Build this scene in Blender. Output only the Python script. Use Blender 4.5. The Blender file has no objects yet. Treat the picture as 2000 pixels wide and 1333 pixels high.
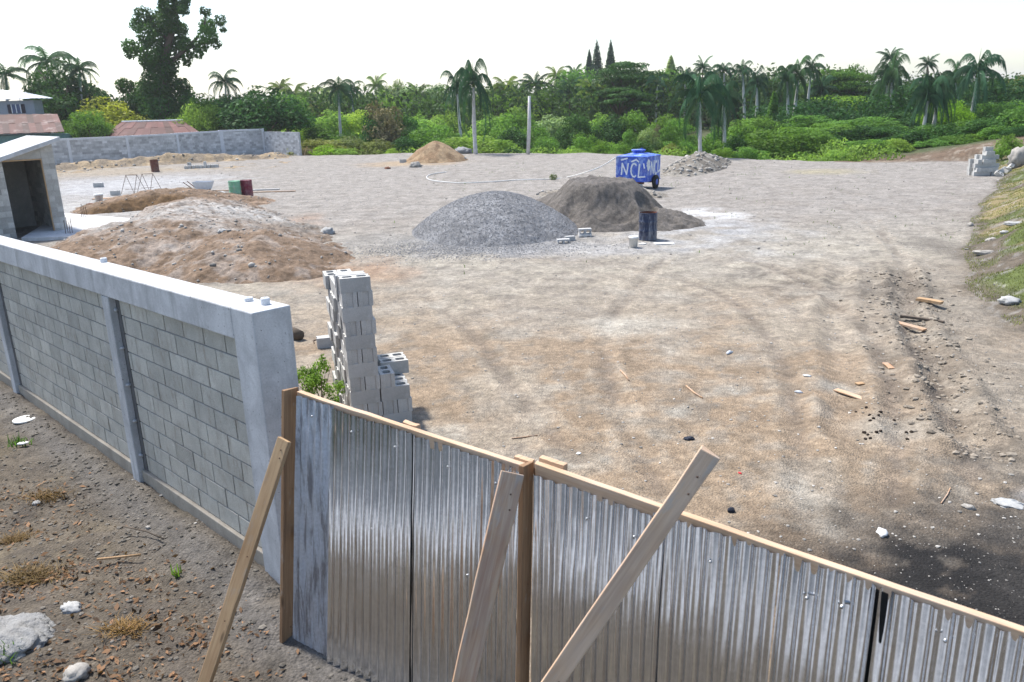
import bpy, math, random
import numpy as np
from mathutils import Matrix, Vector

# ------------------------------------------------------------------ camera, world, sun, exposure
sc = bpy.context.scene
col = sc.collection
F = 1550.0; H = 4.4
TH = math.atan(468 / 1550); RL = math.atan(.0253)
fw = np.array([0, math.cos(TH), -math.sin(TH)])
u0 = np.array([0, math.sin(TH), math.cos(TH)]); x0 = np.array([1., 0, 0])
RT = math.cos(RL) * x0 - math.sin(RL) * u0
UP = math.sin(RL) * x0 + math.cos(RL) * u0
EYE = np.array([0, 0, H])
cd = bpy.data.cameras.new('camera'); cam = bpy.data.objects.new('camera', cd); col.objects.link(cam)
cam.matrix_world = Matrix(((RT[0], UP[0], -fw[0], 0), (RT[1], UP[1], -fw[1], 0), (RT[2], UP[2], -fw[2], H), (0, 0, 0, 1)))
cd.sensor_width = 36; cd.lens = 36 * F / 2000; cd.clip_start = .1; cd.clip_end = 3000
cd.dof.use_dof = True; cd.dof.focus_distance = 10.5; cd.dof.aperture_fstop = 4.0
sc.camera = cam

SUN_EL = math.radians(60); SUN_AZ = math.radians(-48)      # azimuth from +Y (away from camera), negative = left
w = bpy.data.worlds.new('World'); sc.world = w; w.use_nodes = True
nt = w.node_tree; bg = nt.nodes['Background']
sky = nt.nodes.new('ShaderNodeTexSky'); sky.sky_type = 'NISHITA'; sky.sun_disc = False
sky.sun_elevation = SUN_EL; sky.sun_rotation = SUN_AZ; sky.dust_density = 1.2; sky.air_density = 1.0; sky.ozone_density = 1.0
nt.links.new(sky.outputs[0], bg.inputs[0]); bg.inputs[1].default_value = .11
sd = bpy.data.lights.new('sun', 'SUN'); sd.energy = 3.2; sd.angle = math.radians(6); sd.color = (1, .96, .90)
sun = bpy.data.objects.new('sun', sd); col.objects.link(sun)
sdir = Vector((math.sin(SUN_AZ) * math.cos(SUN_EL), math.cos(SUN_AZ) * math.cos(SUN_EL), math.sin(SUN_EL)))
sun.rotation_euler = sdir.to_track_quat('Z', 'Y').to_euler()
sc.view_settings.view_transform = 'Standard'; sc.view_settings.look = 'None'
sc.view_settings.exposure = 1.2; sc.view_settings.gamma = 1
sc.cycles.max_bounces = 6; sc.cycles.transparent_max_bounces = 4

# ------------------------------------------------------------------ helpers
def ray(px, py): return fw + RT * (px - 1000) / F - UP * (py - 666.5) / F
def g(px, py, z=0.0):
    d = ray(px, py); return EYE + d * (z - H) / d[2]
def gy(px, py, y):
    d = ray(px, py); return EYE + d * (y / d[1])
def gh(px, py):                      # where the ray meets the terrain
    z = 0.0
    for _ in range(8):
        p = g(px, py, z); z = float(hgt(np.array([p[0]]), np.array([p[1]]))[0])
    return np.array([p[0], p[1], z])

def hash2(ix, iy, s):
    n = (ix.astype(np.int64) * 374761393 + iy.astype(np.int64) * 668265263 + s * 1442695041) & 0x7fffffff
    n = ((n ^ (n >> 13)) * 1274126177) & 0x7fffffff
    n = n ^ (n >> 16)
    return (n & 0xffff) / 65535.0
def vnoise(x, y, s=0):
    ix = np.floor(x); iy = np.floor(y); fx = x - ix; fy = y - iy
    fx = fx * fx * (3 - 2 * fx); fy = fy * fy * (3 - 2 * fy)
    a = hash2(ix, iy, s); b = hash2(ix + 1, iy, s); c = hash2(ix, iy + 1, s); d = hash2(ix + 1, iy + 1, s)
    return (a * (1 - fx) + b * fx) * (1 - fy) + (c * (1 - fx) + d * fx) * fy
def fbm(x, y, s=0, o=4):
    t = 0; a = .5; n = 0
    for k in range(o):
        t = t + a * vnoise(x, y, s + k * 17); n += a; a *= .5; x = x * 2.03 + 5.1; y = y * 2.03 + 1.7
    return t / n
def sst(a, b, x):
    t = np.clip((x - a) / (b - a), 0, 1); return t * t * (3 - 2 * t)
def blob(x, y, cx, cy, rx, ry, soft=.5, ns=0, namp=.35):
    r = np.sqrt(((x - cx) / rx) ** 2 + ((y - cy) / ry) ** 2) + namp * (fbm(x * 1.1 + ns, y * 1.1, 7 + ns) - .5) * 2
    return 1 - sst(1 - soft, 1 + soft * .4, r)

class MB:
    """collects shapes for ONE mesh; build() links it as one object"""
    def __init__(s): s.v = []; s.f = []; s.t = []; s.n = 0
    def add(s, vs, fs, tone=.5):
        s.v.extend([tuple(map(float, p)) for p in vs]); s.f.extend([tuple(i + s.n for i in q) for q in fs]); s.t.extend([tone] * len(fs)); s.n += len(vs)
    def box(s, o, ax, ay, az, tone=.5, bev=0):
        o, ax, ay, az = map(lambda q: np.array(q, float), (o, ax, ay, az))
        vs = [o + i * ax + j * ay + k * az for k in (0, 1) for j in (0, 1) for i in (0, 1)]
        s.add(vs, [(0, 2, 3, 1), (4, 5, 7, 6), (0, 1, 5, 4), (2, 6, 7, 3), (0, 4, 6, 2), (1, 3, 7, 5)], tone)
    def cbox(s, c, sx, sy, sz, rz=0, tone=.5):
        a = np.array([math.cos(rz), math.sin(rz), 0]) * sx; b = np.array([-math.sin(rz), math.cos(rz), 0]) * sy; d = np.array([0, 0, sz])
        s.box(np.array(c, float) - a / 2 - b / 2 - d / 2, a, b, d, tone)
    def beam(s, p, q, wv, tv, tone=.5, seg=1):
        p, q, wv, tv = map(lambda k: np.array(k, float), (p, q, wv, tv))
        s.box(p - wv / 2 - tv / 2, wv, tv, q - p, tone)
    def tube(s, pts, rad, n=8, tone=.5, cap=True):
        pts = [np.array(p, float) for p in pts]; m = len(pts)
        rad = rad if hasattr(rad, '__len__') else [rad] * m
        vs = []
        ref = np.array([.31, .17, .93])
        for i, p in enumerate(pts):
            d = pts[min(i + 1, m - 1)] - pts[max(i - 1, 0)]; d = d / (np.linalg.norm(d) + 1e-9)
            r_ = ref if abs(d @ ref) < .95 else np.array([1., 0, 0])
            a = np.cross(d, r_); a /= np.linalg.norm(a); b = np.cross(d, a)
            for k in range(n):
                t = 2 * math.pi * k / n; vs.append(p + (a * math.cos(t) + b * math.sin(t)) * rad[i])
        fs = [(i * n + k, i * n + (k + 1) % n, (i + 1) * n + (k + 1) % n, (i + 1) * n + k) for i in range(m - 1) for k in range(n)]
        if cap: fs += [tuple(range(n - 1, -1, -1)), tuple((m - 1) * n + k for k in range(n))]
        s.add(vs, fs, tone)
    def lathe(s, prof, n=24, c=(0, 0, 0), tone=.5):
        vs = []; m = len(prof)
        for r, z in prof:
            for k in range(n):
                t = 2 * math.pi * k / n; vs.append((c[0] + r * math.cos(t), c[1] + r * math.sin(t), c[2] + z))
        s.add(vs, [(i * n + k, i * n + (k + 1) % n, (i + 1) * n + (k + 1) % n, (i + 1) * n + k) for i in range(m - 1) for k in range(n)], tone)
    def rock(s, c, r, rng, tone=.5, sq=(1, 1, .7), sub=0):
        V, Fc = ICO[sub]
        sc_ = np.array(sq) * r * (0.8 + .4 * rng.random(3)); a = rng.random() * 6.3
        vv = V * (0.72 + .5 * rng.random((len(V), 1))) * sc_
        ca, sa = math.cos(a), math.sin(a)
        vv = np.stack([vv[:, 0] * ca - vv[:, 1] * sa, vv[:, 0] * sa + vv[:, 1] * ca, vv[:, 2]], 1) + np.array(c)
        s.add(vv, Fc, tone)
    def rocks(s, C, r, rng, tone, sq=(1, 1, .7), sub=0):
        V, Fc = ICO[sub]; n = len(C); k = len(V)
        sc_ = np.array(sq)[None] * r[:, None] * (.8 + .4 * rng.random((n, 3))); a = rng.random(n) * 6.3
        vv = V[None] * (.72 + .5 * rng.random((n, k, 1))) * sc_[:, None]
        ca, sa = np.cos(a)[:, None], np.sin(a)[:, None]
        vv = np.stack([vv[..., 0] * ca - vv[..., 1] * sa, vv[..., 0] * sa + vv[..., 1] * ca, vv[..., 2]], 2) + C[:, None]
        F_ = (np.array(Fc)[None] + (np.arange(n) * k)[:, None, None] + s.n).reshape(-1, 3)
        s.v.extend(vv.reshape(-1, 3).tolist()); s.f.extend(F_.tolist()); s.t.extend(np.repeat(tone, len(Fc)).tolist()); s.n += n * k
    def build(s, name, m, parent=None, smooth=False, bevel=0):
        return mesh_obj(name, np.array(s.v), s.f, m, parent, smooth, np.array(s.t), bevel)

def ico(sub):
    import bmesh
    bm = bmesh.new(); bmesh.ops.create_icosphere(bm, subdivisions=sub + 1, radius=1)
    bm.verts.ensure_lookup_table(); V = np.array([v.co[:] for v in bm.verts]); Fc = [tuple(v.index for v in f.verts) for f in bm.faces]; bm.free(); return V, Fc
ICO = [ico(0), ico(1), ico(2)]

def mesh_obj(name, V, Fc, m, parent=None, smooth=False, tone=None, bevel=0, vcol=None):
    me = bpy.data.meshes.new(name)
    V = np.asarray(V, float)
    if parent is not None and not parent.get('_local'): V = V - np.array(parent.location)
    if isinstance(Fc, np.ndarray):
        nf, k = Fc.shape
        me.vertices.add(len(V)); me.vertices.foreach_set('co', V.astype(np.float32).ravel())
        me.loops.add(nf * k); me.loops.foreach_set('vertex_index', Fc.astype(np.int32).ravel())
        me.polygons.add(nf); me.polygons.foreach_set('loop_start', np.arange(0, nf * k, k, dtype=np.int32))
        me.update(calc_edges=True)
    else:
        me.from_pydata(V.tolist(), [], Fc); me.update()
    if tone is not None:
        a = me.attributes.new('tone', 'FLOAT', 'FACE'); a.data.foreach_set('value', np.asarray(tone, np.float32))
    if vcol is not None:
        a = me.attributes.new('earth', 'FLOAT_COLOR', 'POINT')
        a.data.foreach_set('color', np.concatenate([vcol, np.ones((len(vcol), 1))], 1).astype(np.float32).ravel())
    if smooth: me.polygons.foreach_set('use_smooth', np.ones(len(me.polygons), bool))
    if m is not None: me.materials.append(m)
    o = bpy.data.objects.new(name, me); col.objects.link(o)
    if parent is not None: o.parent = parent
    if bevel:
        b = o.modifiers.new('bevel', 'BEVEL'); b.width = bevel; b.segments = 2; b.limit_method = 'ANGLE'; b.angle_limit = .6
    return o
def tag(o, label, cat, group=None):
    o['label'] = label; o['category'] = cat
    if group: o['group'] = group
    return o
def thing(name, label, cat, loc=(0, 0, 0), group=None, local=False):
    o = bpy.data.objects.new(name, None); o.empty_display_size = .2; col.objects.link(o); o.location = [float(q) for q in loc]
    if local: o['_local'] = 1
    return tag(o, label, cat, group)
def dup(root, loc, rz=0, scale=None, label=None, group=None):
    r = root.copy(); col.objects.link(r); r.location = [float(q) for q in loc]; r.rotation_euler = (0, 0, rz)
    if scale is not None: r.scale = scale
    if label: r['label'] = label
    if group: r['group'] = group
    for ch in root.children:
        c = ch.copy(); col.objects.link(c); c.parent = r
        for k in ch.children:
            d = k.copy(); col.objects.link(d); d.parent = c
    return r
def structure(o): o['kind'] = 'structure'; return o
def stuff(o, label=None, cat=None):
    o['kind'] = 'stuff'
    if label: o['label'] = label; o['category'] = cat
    return o

# ------------------------------------------------------------------ materials
class NT:
    def __init__(s, name):
        s.m = bpy.data.materials.new(name); s.m.use_nodes = True; s.t = s.m.node_tree; s.b = s.t.nodes['Principled BSDF']; s.out = s.t.nodes['Material Output']
        s.b.inputs['Specular IOR Level'].default_value = .25
        s.co = None
    def node(s, ty, **kw):
        n = s.t.nodes.new(ty)
        for k, v in kw.items(): setattr(n, k, v)
        return n
    def link(s, a, b): s.t.links.new(a, b)
    def coord(s, scale=(1, 1, 1)):
        tc = s.node('ShaderNodeTexCoord'); mp = s.node('ShaderNodeMapping'); mp.inputs['Scale'].default_value = scale
        s.link(tc.outputs['Object'], mp.inputs['Vector']); return mp.outputs[0]
    def noise(s, scale, det=5, rough=.55, vec=None, dist=0):
        n = s.node('ShaderNodeTexNoise'); n.inputs['Scale'].default_value = scale; n.inputs['Detail'].default_value = det
        n.inputs['Roughness'].default_value = rough; n.inputs['Distortion'].default_value = dist
        s.link(vec if vec is not None else s.coord(), n.inputs['Vector']); return n.outputs['Fac']
    def vor(s, scale, vec=None, feat='F1'):
        n = s.node('ShaderNodeTexVoronoi'); n.inputs['Scale'].default_value = scale; n.feature = feat
        s.link(vec if vec is not None else s.coord(), n.inputs['Vector']); return n
    def ramp(s, fac, stops):
        r = s.node('ShaderNodeValToRGB'); e = r.color_ramp.elements
        while len(e) < len(stops): e.new(.5)
        for k, (p, c) in enumerate(stops): e[k].position = p; e[k].color = (c, c, c, 1) if not hasattr(c, '__len__') else (*c, 1)
        s.link(fac, r.inputs[0]); return r.outputs[0]
    def mix(s, fac, a, b, mode='MIX'):
        n = s.node('ShaderNodeMix', data_type='RGBA', blend_type=mode)
        for k, q in ((0, fac), (6, a), (7, b)):
            if hasattr(q, 'is_linked'): s.link(q, n.inputs[k])
            else: n.inputs[k].default_value = q if k == 0 else (*q, 1)
        return n.outputs[2]
    def attr(s, name, out='Fac'):
        n = s.node('ShaderNodeAttribute'); n.attribute_name = name; return n.outputs[out]
    def bump(s, h, strength=.4, dist=.02):
        n = s.node('ShaderNodeBump'); n.inputs['Strength'].default_value = strength; n.inputs['Distance'].default_value = dist
        s.link(h, n.inputs['Height']); s.link(n.outputs[0], s.b.inputs['Normal'])
    def base(s, c):
        if hasattr(c, 'is_linked'): s.link(c, s.b.inputs['Base Color'])
        else: s.b.inputs['Base Color'].default_value = (*c, 1)
    def rough(s, v):
        if hasattr(v, 'is_linked'): s.link(v, s.b.inputs['Roughness'])
        else: s.b.inputs['Roughness'].default_value = v

def mat_earth(name='earth', fine=1.0, contrast=1.0):
    n = NT(name)
    c = n.mix(1.0, n.attr('earth', 'Color'), (.69, .685, .68), 'MULTIPLY')
    a = n.noise(9, 8, .7); b = n.noise(46, 5, .7); d = n.noise(1.3, 5, .6)
    v = n.vor(38 * fine); v2 = n.vor(95 * fine)
    f1 = n.ramp(a, [(.36, .76), (.5, 1.0), (.64, 1.26)]); f2 = n.ramp(b, [(.36, .80), (.5, 1.0), (.64, 1.19)]); f4 = n.ramp(n.noise(3.6, 6, .65), [(.36, .84), (.64, 1.13)]); f3 = n.ramp(d, [(.3, .74), (.7, 1.2)])
    c = n.mix(1.0, c, f1, 'MULTIPLY'); c = n.mix(1.0, c, f2, 'MULTIPLY'); c = n.mix(1.0, c, f3, 'MULTIPLY'); c = n.mix(1.0, c, f4, 'MULTIPLY')
    pc = n.ramp(v.outputs['Color'], [(.0, .62), (.55, .96), (.86, 1.08), (1., 1.5)])
    c = n.mix(.5, c, n.mix(1.0, c, pc, 'MULTIPLY'))
    n.base(c); n.rough(.95)
    hh = n.node('ShaderNodeMath', operation='ADD'); n.link(a, hh.inputs[0])
    m2 = n.node('ShaderNodeMath', operation='MULTIPLY'); n.link(v.outputs['Distance'], m2.inputs[0]); m2.inputs[1].default_value = -.7
    n.link(m2.outputs[0], hh.inputs[1])
    h2 = n.node('ShaderNodeMath', operation='MULTIPLY_ADD'); n.link(b, h2.inputs[0]); h2.inputs[1].default_value = .5; n.link(hh.outputs[0], h2.inputs[2])
    n.bump(h2.outputs[0], .65, .045)
    return n.m
EARTH = mat_earth()

def mat_simple(name, c, c2=None, rough=.8, scale=6, bumps=.15, tone=0, spec=.25, bscale=60, dist=.004):
    n = NT(name); c2 = c2 or tuple(q * .7 for q in c)
    f = n.noise(scale, 7, .65)
    k = n.mix(n.ramp(f, [(.3, 0.), (.7, 1.)]), c, c2)
    k = n.mix(1.0, k, n.ramp(n.noise(scale * 9, 4, .7), [(.3, .82), (.7, 1.15)]), 'MULTIPLY')
    if tone:
        k = n.mix(1.0, k, n.ramp(n.attr('tone'), [(0, 1 - tone), (1, 1 + tone)]), 'MULTIPLY')
    n.base(k); n.rough(rough); n.b.inputs['Specular IOR Level'].default_value = spec
    n.bump(n.noise(bscale, 5, .7), bumps, dist)
    return n.m

def mat_concrete(name, c, stain=(.2, .19, .18), amt=.45, vert=True):
    n = NT(name)
    f = n.noise(2.2, 8, .65, dist=.4); big = n.mix(n.ramp(f, [(.35, 0.), (.62, 1.)]), c, tuple(q * .72 for q in c))
    sv = n.noise(5, 6, .6, n.coord((1, 1, .16 if vert else 1)))
    k = n.mix(n.mix(1.0, n.ramp(sv, [(.5, 0.), (.75, 1.)]), (amt,) * 3, 'MULTIPLY'), big, stain)
    k = n.mix(n.ramp(n.noise(1.1, 5, .7, dist=.8), [(.5, 0.), (.58, .35)]), k, tuple(q * .58 for q in c)); k = n.mix(n.ramp(n.noise(42, 2, .6), [(.68, 0.), (.72, .7)]), k, (.10, .09, .08))
    k = n.mix(1.0, k, n.ramp(n.noise(70, 3, .8), [(.3, .86), (.7, 1.12)]), 'MULTIPLY')
    n.base(k); n.rough(.9); n.bump(n.noise(35, 6, .75), .25, .006); return n.m
def mat_block(name, c, dirt=(.17, .13, .09), tone=.22, pit=True, dirtamt=.35):
    n = NT(name)
    k = n.mix(n.ramp(n.noise(3, 5, .6), [(.35, 0.), (.65, 1.)]), c, tuple(q * .8 for q in c))
    k = n.mix(1.0, k, n.ramp(n.attr('tone'), [(0, 1 - tone), (1, 1 + tone)]), 'MULTIPLY')
    k = n.mix(1.0, k, n.ramp(n.noise(110, 3, .9), [(.32, .62), (.5, 1.), (.7, 1.16)]), 'MULTIPLY')
    s_ = n.noise(7, 6, .65, n.coord((1.6, 1.6, .7)))
    k = n.mix(n.mix(1.0, n.ramp(s_, [(.52, 0.), (.72, 1.)]), (dirtamt,) * 3, 'MULTIPLY'), k, dirt)
    k = n.mix(n.ramp(n.noise(9, 6, .8), [(.56, 0.), (.72, .45)]), k, tuple(min(.7, q * 1.5) for q in c))
    n.base(k); n.rough(.95); n.bump(n.noise(120, 4, .85), .5, .006); return n.m
def mat_wood(name, c, c2, scale=1.0, grey=0):
    n = NT(name)
    v = n.coord((22 * scale, 22 * scale, 1.1)); f = n.noise(2.2, 6, .6, v, .8)
    k = n.mix(n.ramp(f, [(.3, 0.), (.7, 1.)]), c, c2)
    if grey:
        k = n.mix(n.ramp(n.noise(2.1, 4, .6, n.coord((3, 3, .8))), [(.42, 0.), (.56, grey)]), k, (.42, .42, .42))
    k = n.mix(n.ramp(n.noise(5, 6, .7, n.coord((2, 2, .6))), [(.56, 0.), (.66, .55)]), k, (.40, .385, .36)); k = n.mix(n.ramp(n.noise(1.3, 3, .6, n.coord((2, 2, 1))), [(.35, .7), (.65, 0.)]), k, n.mix(1.0, k, (.66, .60, .55), 'MULTIPLY')); kn = n.vor(2.4, n.coord((4, 4, 1)))
    k = n.mix(n.ramp(kn.outputs['Distance'], [(.06, .8), (.14, 0.)]), k, tuple(q * .3 for q in c2))
    n.base(k); n.rough(.75); n.bump(f, .25, .004); return n.m
def mat_leaf(name, c, var=.35, trans=.35, yel=(.2, .17, .04), yamt=.0):
    n = NT(name)
    k = n.mix(n.attr('tone'), tuple(q * (1 - var) for q in c), tuple(min(1, q * (1 + var * 1.4)) for q in c))
    if yamt:
        k = n.mix(n.ramp(n.attr('tone'), [(.93, 0.), (.96, yamt)]), k, yel)
    oi = n.node('ShaderNodeObjectInfo'); k = n.mix(1.0, k, n.ramp(oi.outputs['Random'], [(0, (.72, .80, .75)), (.35, (1.0, .95, .8)), (.65, (1.0, 1.08, 1.1)), (1, (1.35, 1.2, .85))]), 'MULTIPLY')
    n.base(k); n.rough(.6); n.b.inputs['Specular IOR Level'].default_value = .08
    tr = n.node('ShaderNodeBsdfTranslucent'); kk = n.mix(1.0, k, (1.5, 1.6, .9), 'MULTIPLY'); n.link(kk, tr.inputs[0])
    ms = n.node('ShaderNodeMixShader'); ms.inputs[0].default_value = trans
    n.link(n.b.outputs[0], ms.inputs[1]); n.link(tr.outputs[0], ms.inputs[2]); n.link(ms.outputs[0], n.out.inputs[0]); return n.m
def mat_metal(name, c, rough, rr=.1, stain=0, stc=(.5, .5, .5), dull=0):
    n = NT(name)
    f = n.noise(14, 6, .7, n.coord((1, 1, .3)))
    n.b.inputs['Metallic'].default_value = 1.0
    k = n.mix(n.ramp(n.noise(40, 4, .7), [(.35, 0.), (.7, 1.)]), c, tuple(q * .78 for q in c))
    if stain:
        sfac = n.ramp(n.noise(3.0, 7, .7, n.coord((6, 6, .55)), .5), [(.48, 0.), (.62, stain)])
        k = n.mix(sfac, k, stc)
    n.base(k)
    n.rough(n.ramp(f, [(.3, max(.02, rough - rr)), (.7, rough + rr)]))
    if dull: n.b.inputs['Metallic'].default_value = 1 - dull
    n.bump(n.noise(5, 3, .5, n.coord((1, 1, .5))), .12, .02); return n.m
def mat_rustroof(name, a=(.072, .025, .019), b=(.20, .155, .14)):
    n = NT(name); f = n.noise(.9, 6, .7, n.coord((1, 1, 1)))
    k = n.mix(n.ramp(f, [(.52, 0.), (.72, 1.)]), a, b)
    k = n.mix(1.0, k, n.ramp(n.attr('tone'), [(0, .6), (1, 1.5)]), 'MULTIPLY')
    k = n.mix(1.0, k, n.ramp(n.noise(12, 4, .7), [(.3, .7), (.7, 1.2)]), 'MULTIPLY')
    n.base(k); n.rough(.7); return n.m
def mat_paint(name, c, wear, amt=.5, vscale=(3, 3, .6), rough=.5, lo=.5, hi=.68, sc_=3):
    n = NT(name); f = n.noise(sc_, 7, .7, n.coord(vscale), .3)
    k = n.mix(n.ramp(f, [(lo, 0.), (hi, amt)]), c, wear)
    k = n.mix(1.0, k, n.ramp(n.noise(25, 4, .7), [(.3, .8), (.7, 1.15)]), 'MULTIPLY')
    k = n.mix(n.ramp(n.noise(1.7, 5, .7), [(.45, 0.), (.75, .4)]), k, (.33, .30, .27)); n.base(k); n.rough(rough); n.b.inputs['Specular IOR Level'].default_value = .4; n.bump(n.noise(9, 3, .6), .1, .01); return n.m

M = dict(
    cap=mat_concrete('smooth_concrete', (.58, .585, .59), (.25, .25, .245), .75),
    block=mat_block('wall_block', (.53, .505, .44), (.26, .20, .15), .2, dirtamt=.55),
    mortar=mat_simple('mortar', (.27, .27, .265), (.20, .195, .19), .95),
    darkgrey=mat_simple('dark_grey', (.10, .10, .10), (.16, .155, .15), .9, 5),
    plinth=mat_concrete('dusty_concrete', (.40, .36, .30), (.25, .21, .17), .5),
    newblock=mat_block('new_block', (.55, .54, .51), (.30, .28, .24), .13, dirtamt=.2),
    paleblock=mat_block('pale_block', (.52, .515, .50), (.25, .23, .2), .1, dirtamt=.2),
    farblock=mat_block('far_block', (.53, .535, .54), (.36, .345, .32), .3, dirtamt=.25),
    farpost=mat_simple('far_post', (.66, .675, .70), (.56, .57, .59), .9),
    shedblock=mat_block('shed_block', (.48, .465, .43), (.30, .26, .2), .25),
    slab=mat_concrete('pale_slab', (.60, .60, .60), (.4, .38, .35), .3, False),
    wood=mat_wood('sawn_lumber', (.54, .38, .22), (.38, .24, .13)),
    postwood=mat_wood('aged_brown_lumber', (.36, .23, .13), (.22, .13, .075)),
    wood2=mat_wood('weathered_lumber', (.60, .45, .30), (.38, .19, .10), grey=.25),
    wood3=mat_wood('pale_pink_lumber', (.68, .49, .33), (.50, .33, .21), grey=.22),
    bark=mat_simple('bark', (.14, .11, .085), (.08, .065, .05), .95, 8, .5),
    palmbark=mat_simple('pale_palm_bark', (.66, .64, .62), (.44, .42, .40), .9, 3, .3),
    zinc=mat_metal('shiny_zinc', (.76, .80, .86), .15, .07, .3, (.46, .47, .48)),
    oldzinc=mat_metal('weathered_zinc', (.56, .60, .68), .48, .12, .8, (.17, .16, .17), .25),
    screw=mat_metal('screw_zinc', (.5, .5, .5), .4),
    rust=mat_simple('rust', (.17, .06, .03), (.08, .035, .025), .9, 7, .3),
    rebar=mat_simple('rebar_steel', (.12, .07, .045), (.07, .045, .035), .8, 20, .2),
    green=mat_paint('green_paint', (.20, .47, .28), (.50, .55, .46), .75, (3, 3, .5)),
    maroon=mat_paint('maroon_paint', (.17, .012, .035), (.34, .20, .2), .6, (3, 3, .8)),
    rustbarrel=mat_paint('rusted_barrel', (.12, .03, .02), (.20, .09, .05), .7),
    navy=mat_paint('navy_paint', (.012, .022, .06), (.35, .38, .43), .6, (4, 4, .7), lo=.47, hi=.72),
    blue=mat_paint('blue_paint', (.02, .085, .52), (.42, .58, .88), .8, (1.3, 1.3, .8), .45, lo=.48, hi=.68),
    white=mat_simple('white_paint', (.80, .82, .84), (.68, .71, .75), .6, 3, .05),
    plastic=mat_simple('white_plastic', (.75, .75, .73), (.6, .59, .56), .5, 4, .05),
    rubber=mat_simple('black_rubber', (.02, .02, .02), (.035, .033, .03), .8),
    black=mat_simple('painted_gap_shade', (.012, .012, .012), None, .9),
    stone=mat_simple('stone', (.36, .34, .31), (.26, .245, .22), .9, 7, .4, tone=.5),
    whiterock=mat_simple('white_rock', (.42, .42, .41), (.27, .27, .26), .9, 5, .5),
    greyrock=mat_simple('grey_lump', (.34, .34, .335), (.24, .235, .225), .95, 9, 1.0, bscale=28, dist=.03),
    gravel=mat_simple('blue_grey_gravel', (.27, .272, .28), (.195, .197, .205), .9, 30, .8, tone=.5, bscale=45, dist=.03),
    sand=mat_earth('sand'),
    litter=mat_leaf('dry_leaf', (.155, .088, .052), .75, .15),
    straw=mat_leaf('dry_straw', (.17, .115, .06), .4, .2),
    grass=mat_leaf('bank_grass', (.13, .145, .04), .55, .3, (.38, .30, .12), .5),
    weed=mat_leaf('weed', (.08, .15, .035), .4, .35),
    dung=mat_simple('dung', (.035, .025, .018), None, .9),
    red=mat_simple('red_plastic', (.55, .03, .04), None, .5),
    foil=mat_simple('crumpled_wrapper', (.55, .58, .62), (.35, .38, .42), .4),
    darkcloth=mat_simple('dark_rag', (.03, .035, .05), None, .9),
    teal=mat_simple('teal_boards', (.13, .24, .23), (.09, .16, .15), .8),
    bluewall=mat_simple('grey_blue_render', (.30, .33, .38), (.24, .27, .31), .9, 1.5),
    whiteroof=mat_simple('white_roof', (.72, .75, .78), (.60, .63, .66), .6, 1),
    window=mat_simple('blue_window', (.03, .07, .20), (.02, .04, .1), .2, spec=.6),
    shutter=mat_simple('dark_shutter', (.03, .025, .04), None, .6),
    rustroof=mat_rustroof('rusty_sheets'),
    redroof=mat_rustroof('red_sheets', (.075, .022, .02), (.13, .06, .05)),
)

# ------------------------------------------------------------------ plan lines: wall, gate, lot edge, bank
P0 = np.array([-1.98, 5.88]); DW = np.array([-.707, .707]); NW = np.array([.707, .707])     # near wall: corner, along, into the lot
GL = np.array([-1.62, 5.35]); GR = np.array([3.6, 1.05])                                  # gate line
EDGE = np.array([(-60, 92), (-34, 82), (-19.5, 78.5), (-13.8, 75.4), (-9, 75), (-4.2, 73.8), (.4, 71.9), (4.8, 69.5), (8.9, 67.8), (12.7, 65), (14.6, 61.2), (17.2, 59.2), (18.1, 56.3), (21.1, 54.7), (24.9, 52.8), (31, 51.5), (60, 49)])
FOOT = np.array([(4, 9.5), (14.3, 9.5), (16.2, 9.8), (19.1, 11.2), (22.4, 12.95), (25.8, 15.0), (31.8, 18.66), (41, 25.3), (50, 29.5), (54, 33.), (80, 48)])   # y, x of the right bank foot
def tdist(x, y, T_):
    best = np.full(np.shape(x), 9.)
    for (ax, ay), (bx, by) in zip(T_[:-1], T_[1:]):
        dx, dy = bx - ax, by - ay; t_ = np.clip(((x - ax) * dx + (y - ay) * dy) / (dx * dx + dy * dy), 0, 1); best = np.minimum(best, np.hypot(x - ax - t_ * dx, y - ay - t_ * dy))
    return best
def curve2(px):
    P = [g(*q)[:2] for q in px]; P = [P[0]] + P + [P[-1]]; out = []
    for i in range(1, len(P) - 2):
        for k in range(6):
            q = k / 6; out.append(.5 * (2 * P[i] + (P[i + 1] - P[i - 1]) * q + (2 * P[i - 1] - 5 * P[i] + 4 * P[i + 1] - P[i + 2]) * q * q + (3 * P[i] - P[i - 1] - 3 * P[i + 1] + P[i + 2]) * q ** 3))
    return out + [P[-1]]
TRACKS = [curve2(q) for q in ([(1570, 1010), (1560, 850), (1520, 690), (1400, 570), (1180, 515), (980, 500)], [(1740, 980), (1750, 820), (1700, 660), (1560, 545), (1400, 490)], [(1905, 930), (1850, 800), (1770, 640), (1780, 540), (1700, 430)], [(1130, 900), (1010, 770), (930, 660), (820, 570)], [(1290, 960), (1220, 820), (1180, 700), (1210, 600), (1300, 500)])]
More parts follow.
